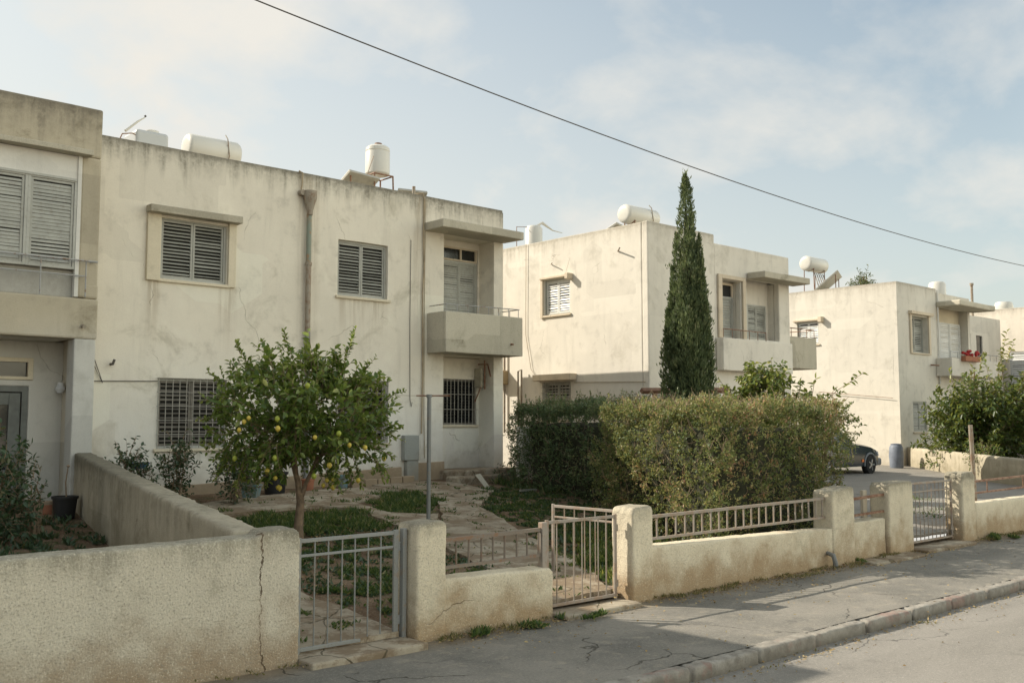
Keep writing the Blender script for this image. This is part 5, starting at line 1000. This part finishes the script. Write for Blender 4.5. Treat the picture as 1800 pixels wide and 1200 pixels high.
MB().tube([(13.2, 19.7, 8.5), (13.05, 19.7, 8.1), (13.0, 19.75, 7.0)], .012, 5).build('pipe', 'pipe2', t)
panel('tilted solar panel left of the upright tank on the main house roof', (12.45, 20.1, 7.2), .95, 1.15, R(35), R(190))
panel('tilted solar panel right of the upright tank on the main house roof', (14.25, 20.0, 7.1), .75, 1.0, R(38), R(165))
t = thing('vent_pipe', 'short brown vent pipe on the main house roof', 'pipe', (14.4, 18.5, 6.95)); MB().tube([(13.6, 18.6, 6.95), (13.6, 18.6, 7.62)], .04, 10).build('pipe', 'pipe2', t); t.location = (13.6, 18.6, 6.95); t.children[0].location = (.8, -.1, 0)
# corner house
htank('white drum tank at the roof corner of the house behind the cypress', 20.85, 22.2, 18.5, 8.0, .27)
panel('low tilted solar panel left of the drum tank, corner house roof', (20.3, 19.1, 7.1), 1.0, 1.0, R(28), R(200))
t = thing('water_tank', 'slim white upright tank with a dish arm on the corner house roof, left part', 'water tank', (19.9, 21.3, 6.75)); MB().lathe([(0, 0), (.26, 0), (.26, 1.1), (.2, 1.18), (0, 1.2)], (20.0, 21.3, 6.75), n=20).build('drum', 'tank', t, smooth=True); MB().tube([(20.0, 21.3, 7.9), (20.25, 21.2, 8.05), (20.6, 21.1, 7.85), (20.9, 21.0, 7.8)], [.03, .05, .02, .01], 6).build('arm', 'tank', t)
MB().tube([(19.4, 21.4, 6.9), (19.4, 21.4, 7.85), (20.2, 21.3, 7.92)], .012, 5).build('aerial_rod', 'rust', t)
# far house
htank('white drum tank raised on a rusty stand with pipes, far house roof', 36.45, 37.85, 22.3, 8.72, .31, legs=1.3, strap=False)
panel('broad tilted solar panel under the raised drum tank, far house roof', (36.4, 22.2, 7.1), 1.8, 1.7, R(40), R(205)); panel('flat solar panel lying right of the raised drum tank, far house roof', (39.0, 22.6, 7.2), 2.2, .8, R(30), R(180))
m = MB()
for i in range(5): m.tube([(36.6+.22*i, 21.6, 7.1), (37.0+.16*i, 22.2, 8.35)], .02, 5)
pk = thing('pipe_bundle', 'fan of copper pipes below the raised drum tank on the far house', 'pipes', (37, 22, 6.95)); m.build('pipes', 'pipe2', pk)
t = thing('water_tank', 'tall white upright tank behind the canopy of the far house', 'water tank', (42, 18.9+.7, 6.7)); MB().lathe([(0, 0), (.35, 0), (.36, .05), (.36, .8), (.30, .9), (.1, .95), (0, .95)], (42.6, 19.6, 7.3), n=24).build('drum', 'tank', t, smooth=True); MB().box(42.3, 42.9, 19.3, 19.9, 6.65, 7.29).build('foot', 'conc', t)
t = thing('water_tank', 'ribbed white tank on the roof of the last house, at the right edge', 'water tank', (51.8, 20.9, 7.2)); MB().lathe([(0, 0), (.42, 0), (.44, .1), (.42, .2), (.44, .3), (.42, .45), (.44, .6), (.42, .75), (.38, .85), (0, .88)], (51.4, 20.3, 7.25), n=24).build('drum', 'tank', t, smooth=True); MB().lathe([(0, 0), (.4, 0), (.4, .06), (0, .06)], (51.4, 20.3, 7.18), n=16).build('foot', 'conc', t)
t = thing('aerial_mast', 'slender brown mast standing on the roof between the far house and the last house', 'mast', (45.5, 19.5, 6.6)); MB().tube([(45.4, 19.3, 6.6), (45.4, 19.3, 8.35)], .06, 8).lathe([(.09, 0), (.09, .1)], (45.4, 19.3, 8.3), n=8).build('mast', 'pipe2', t)
# tree far behind
shrub('pine_tree', 'small dark treetop showing above the roof of the far house', (69.4, 37.6), [(-.1, 0, 12.3, .6, .5), (.1, 0, 12.9, .3, .35)], 130, 'cypleaf', .3, cat='tree', per=.12, twl=(.4, .8), trunk=.15, width=.3)

# ================================================================== CAR
CR = thing('parked_car', 'dark blue car with grey bumper, mostly hidden by the hedge in the driveway', 'car', (29, 17.3, ter(29, 17.3)))
zc = ter(30.4, 16.6)-.02; yc = 17.25; hwid = .86
def cs(Y0): return lambda u, v, w: (u, Y0-w, v+zc)
# body: lofted stations (x, z sill, z shoulder, half width at sill, half width at shoulder)
def loft(mb, st):
    k = len(st[0]); b = len(mb.v)
    for s in st: mb.v += s
    for i in range(len(st)-1):
        for j in range(k-1): mb.f.append((b+i*k+j, b+i*k+j+1, b+(i+1)*k+j+1, b+(i+1)*k+j))
    mb.f.append(tuple(b+j for j in range(k))); mb.f.append(tuple(b+(len(st)-1)*k+j for j in range(k)))
st = []
for (x, zs, zh, h1) in [(27.0, .45, .95, .70), (27.1, .35, 1.0, .80), (27.6, .30, 1.03, .85), (28.6, .28, 1.02, .87), (29.5, .28, 1.01, .87), (30.0, .28, .97, .87), (30.6, .28, .90, .86), (31.0, .30, .80, .82), (31.2, .36, .70, .72), (31.26, .42, .62, .6)]:
    st.append([(x, yc-h1*.96, zc+zs), (x, yc-h1, zc+zs+.18), (x, yc-h1*.99, zc+(zs+zh)/2+.1), (x, yc-h1*.93, zc+zh-.03), (x, yc-h1*.7, zc+zh+.035), (x, yc, zc+zh+.06), (x, yc+h1*.7, zc+zh+.035), (x, yc+h1*.93, zc+zh-.03), (x, yc+h1*.99, zc+(zs+zh)/2+.1), (x, yc+h1, zc+zs+.18), (x, yc+h1*.96, zc+zs)])
m = MB(); loft(m, st); body = m.build('body', 'carpaint', CR, smooth=True, angle=50)
st = []
for (x, zh, h1) in [(27.05, 1.0, .70), (27.5, 1.42, .60), (28.2, 1.50, .58), (28.9, 1.46, .58), (29.75, 1.02, .70)]:
    st.append([(x, yc-.74, zc+.98), (x, yc-h1, zc+zh-.04), (x, yc-h1*.8, zc+zh), (x, yc+h1*.8, zc+zh), (x, yc+h1, zc+zh-.04), (x, yc+.74, zc+.98)])
m = MB(); loft(m, st); m.build('cabin_roof', 'carpaint', CR, smooth=True, angle=50)
m = MB(); m.quadbox([(28.97, yc-.56, zc+1.43), (28.97, yc+.56, zc+1.43), (29.69, yc+.66, zc+1.06), (29.69, yc-.66, zc+1.06), (28.98, yc-.56, zc+1.46), (28.98, yc+.56, zc+1.46), (29.70, yc+.66, zc+1.085), (29.70, yc-.66, zc+1.085)]); m.build('windscreen', 'glass', CR)
m = MB(); m.quadbox([(27.6, yc-.745, zc+1.04), (29.5, yc-.745, zc+1.04), (28.85, yc-.60, zc+1.40), (27.75, yc-.60, zc+1.42), (27.6, yc-.765, zc+1.04), (29.5, yc-.765, zc+1.04), (28.85, yc-.62, zc+1.40), (27.75, yc-.62, zc+1.42)]); m.build('side_window', 'glass', CR)
m = MB(); m.box(31.0, 31.33, yc-.78, yc+.78, zc+.28, zc+.52); m.build('bumper', 'carplastic', CR, bevel=.06, seg=3)
for s in (-1, 1): m = MB(); m.quadbox([(30.98, yc+s*.80, zc+.60), (31.22, yc+s*.52, zc+.58), (31.24, yc+s*.5, zc+.58), (31.02, yc+s*.84, zc+.60), (30.95, yc+s*.78, zc+.74), (31.16, yc+s*.52, zc+.70), (31.19, yc+s*.5, zc+.70), (30.98, yc+s*.83, zc+.74)]); m.build('headlight', 'lamp', CR)
MB().box(29.85, 29.97, yc-.885, yc-.865, zc+.42, zc+.50).build('side_marker', 'amber', CR)
for x in (27.75, 30.4):
    for s in (-1, 1):
        y = yc+s*(hwid-.06); w_ = MB().lathe([(.2, -.1), (.29, -.1), (.315, -.07), (.32, 0), (.315, .07), (.29, .1), (.2, .1)], (x, y, zc+.32), 'y', 28).build('wheel', 'tyre', CR, smooth=True, angle=50)
        m = MB().lathe([(0, -.105), (.05, -.11), (.06, -.08), (.17, -.075), (.2, -.1), (.2, .1), (0, .1)], (x, y, zc+.32), 'y', 20)
        for k in range(5): a = k*1.2566; m.tube([(x+.05*math.cos(a), y-.1, zc+.32+.05*math.sin(a)), (x+.18*math.cos(a), y-.1, zc+.32+.18*math.sin(a))], .022, 5)
        m.build('rim', 'rim', w_, smooth=True, angle=30)
        pts = [(x+.37*math.cos(a), yc+s*(hwid+.005), zc+.32+.37*math.sin(a)) for a in np.linspace(-.1, math.pi+.1, 13)]
        MB().tube(pts, .035, 6).build('wheel_arch', 'carplastic', CR, smooth=True)

# ================================================================== SMALL THINGS
t = thing('power_cable', 'single dark overhead cable crossing the sky from top left to right', 'cable', (9, 7.8, 5.4))
cp = [(1.6, 7.8, 6.02), (3.98, 7.8, 5.81), (7.0, 7.8, 5.58), (9.94, 7.8, 5.385), (12.56, 7.8, 5.275), (16.0, 7.8, 5.20), (20.8, 7.8, 5.24), (27, 7.8, 5.5), (36, 7.8, 6.1)]
xs_ = np.linspace(-6, 44, 60); cf = np.polyfit([p[0] for p in cp[:8]], [p[2] for p in cp[:8]], 3)
m = MB().tube([(x, 7.8, float(np.polyval(cf, x))) if x < 27 else (x, 7.8, float(np.polyval(cf, 27)+(x-27)*.09)) for x in xs_], .0065, 6); m.build('wire', 'cabled', t)
t = thing('clothes_post', 'grey steel clothes-line post with a short crossbar beside the garden path', 'post', (9.7, 12.8, ter(9.7, 12.8)))
MB().tube([(9.7, 12.8, .3), (9.7, 12.8, 2.55)], .035, 10).lathe([(.045, 0), (.045, .05)], (9.7, 12.8, 2.5), n=10).build('pole', 'pipe', t, smooth=True)
MB().tube([(9.55, 12.95, 2.53), (9.98, 12.62, 2.53)], .014, 6).build('crossbar', 'rust', t); MB().tube([(9.6, 12.9, 2.53), (9.2, 16, 2.62), (8.9, 17.95, 2.7)], .003, 4).build('line', 'cable', t)
t = thing('pergola_post', 'brown wooden beam on a post, half hidden by the cypress', 'post', (18.75, 15.67, .4)); 

m = MB(); b0_ = Vector((18.35, 15.75, 2.86)); b1_ = Vector((21.4, 15.4, 2.93)); m.tube([b0_, b1_], .075, 4); m.build('beam', simple('old_wood', (.20, .11, .07), .8), t)
MB().box(18.7, 18.8, 15.62, 15.72, .3, 2.8).build('post', 'rust', t, bevel=.01); MB().tube([(18.75, 15.67, 2.5), (19.05, 15.65, 2.8)], .03, 5).build('brace', 'rust', t)
t = thing('wooden_pole', 'thin weathered pole leaning slightly behind the far gate post', 'pole', (19.95, 8.55, .2)); MB().tube([(20.02, 8.6, .2), (19.98, 8.6, 1.2), (19.93, 8.6, 2.05)], [.05, .045, .045], 8).build('pole', 'pipe2', t, smooth=True); MB().tube([(19.9, 8.57, 1.1), (19.84, 8.55, 1.5), (19.9, 8.56, 1.9)], .006, 4).build('twig', 'twig', t)
# far garden wall along the driveway
m = MB(); A = Vector((35.78, 17.9)); B = Vector((27.6, 9.6)); nn_ = Vector((.7, -.7)).normalized(); b = len(m.v)
for p, zt in ((A, 1.2), (A.lerp(B, .5), 1.13), (B, 1.07)):
    for (o_, z) in ((0, -.1), (.2, -.1), (.2, zt), (0, zt)): m.v.append((p.x+nn_.x*o_, p.y+nn_.y*o_, z))
for k in range(2):
    for j in range(4): m.f.append((k*4+j, k*4+(j+1) % 4, k*4+4+(j+1) % 4, k*4+4+j))
m.f += [(0, 1, 2, 3), (8, 9, 10, 11)]
o = m.build('garden_wall', 'wallD'); rough(o, .07, .03); tag(o, 'low stained garden wall along the driveway, below the far cream house', 'wall')
t = thing('plastic_barrel', 'blue-grey plastic barrel standing at the corner of the far cream house', 'barrel', (34.05, 17.35, ter(34, 17.3)))
MB().lathe([(0, 0), (.21, 0), (.235, .06), (.245, .3), (.26, .45), (.245, .6), (.235, .74), (.2, .82), (.18, .84)], (34.05, 17.35, ter(34, 17.3)), n=20).build('body', 'bluebin', t, smooth=True); MB().lathe([(.18, 0), (.19, .03), (.05, .05), (0, .05)], (34.05, 17.35, ter(34, 17.3)+.84), n=16).build('lid', 'bluebin', t, smooth=True)
def pot(name, label, c, r, h, mat, cat='pot', n=20, square=False):
    z = ter(c[0], c[1])+.01; t = thing(name, label, cat, (c[0], c[1], z))
    MB().lathe([(0, 0), (r*.78, 0), (r*.95, h*.88), (r*1.05, h*.88), (r*1.05, h), (r*.9, h), (r*.85, h*.8), (0, h*.8)], (c[0], c[1], z), n=4 if square else n).build('shell', mat, t, smooth=not square, angle=30)
    MB().lathe([(0, 0), (r*.8, 0), (r*.8, .02), (0, .03)], (c[0], c[1], z+h*.82), n=12).build('earth', 'soil', t); return t, z
pt, z = pot('flower_pot', 'black plastic pot with a bare stem by the left house pillar', (5.25, 16.3), .19, .34, 'blackpot')
MB().tube([(5.27, 16.3, z+.3), (5.25, 16.3, z+.55), (5.28, 16.3, z+.8)], [.012, .01, .008], 6).build('stem', 'twig', pt); MB().lathe([(0, 0), (.035, .02), (0, .05)], (5.28, 16.3, z+.78), n=6).build('bud', 'twig', pt)
t = thing('terracotta_block', 'pale clay block standing behind the black plastic pot', 'block', (5.05, 16.55, ter(5, 16.5))); MB().box(4.93, 5.16, 16.5, 16.62, ter(5, 16.5), ter(5, 16.5)+.26).build('block', 'plinth', t, bevel=.015); MB().box(4.97, 5.12, 16.49, 16.502, ter(5, 16.5)+.05, ter(5, 16.5)+.2).build('face', 'terra', t)
pot('flower_pot', 'square faded blue tin planter against the main house plinth', (8.75, 16.95), .22, .26, 'bluepot', square=True)
pt, z = pot('flower_pot', 'dark round tub right of the blue tin, against the main house', (9.45, 17.35), .24, .42, 'blackpot')
shrub('potted_plant', 'small bright seedling growing out of the blue tin planter', (8.75, 16.95), [(0, 0, ter(8.75, 17)+.34, .16, .07)], 30, 'bushleaf', .06, cat='plant', per=.03, twl=(.05, .1), trunk=.004)
pot('flower_pot', 'small terracotta pot near the dark tub, behind the lemon trunk', (10.2, 17.4), .13, .24, 'terra'); pot('flower_pot', 'small blue-grey tin by the plinth, behind the low lemons', (11.1, 17.55), .12, .26, 'bluepot')
t = thing('kerb_stone', 'row of reddish edging stones along the main house plinth', 'stones', (11, 17.6, .8))
for k in range(5): x = 11.3+k*.32; MB().box(x, x+.3, 17.5, 17.62, ter(x, 17.5)-.02, ter(x, 17.5)+.16+random.uniform(-.02, .02)).build('stone', 'plinth', t, bevel=.015)
t = thing('plastic_sheet', 'small blue plastic basin perched among the rose stems', 'basin', (6.85, 16.6, 1.3)); MB().lathe([(0, 0), (.12, .0), (.19, .09), (.2, .1), (.18, .1), (.11, .02), (0, .02)], (6.62, 16.9, 1.32), n=20).build('bowl', 'bluesheet', t, smooth=True); MB().tube([(6.62, 16.9, .5), (6.62, 16.9, 1.32)], .012, 5).build('stick', 'twig', t)
t = thing('board', 'small weathered board leaning near the doorstep of the main house', 'board', (13.4, 16.3, .9)); MB().quadbox([(13.62, 16.0, .72), (13.74, 15.97, .72), (13.76, 16.0, .72), (13.64, 16.03, .72), (13.54, 16.25, 1.0), (13.66, 16.22, 1.02), (13.68, 16.25, 1.02), (13.56, 16.28, 1.0)]).build('plank', 'concdark', t); MB().box(13.9, 14.35, 15.2, 15.26, .68, .72).build('slat', 'panelb', t)
# broken boundary wall between main house and dark hedge
m = MB().facade(front(17.1), 14.9+.75, 16.9, .3, 2.0, -.2, 0, step=.25, jit=.03); m.build('low_boundary_wall', 'h1', None, bevel=.03)
bw = [o for o in COL.objects if o.name == 'low_boundary_wall'][0]; tag(bw, 'short rendered wall stub joining the main house corner to the dark hedge', 'wall')
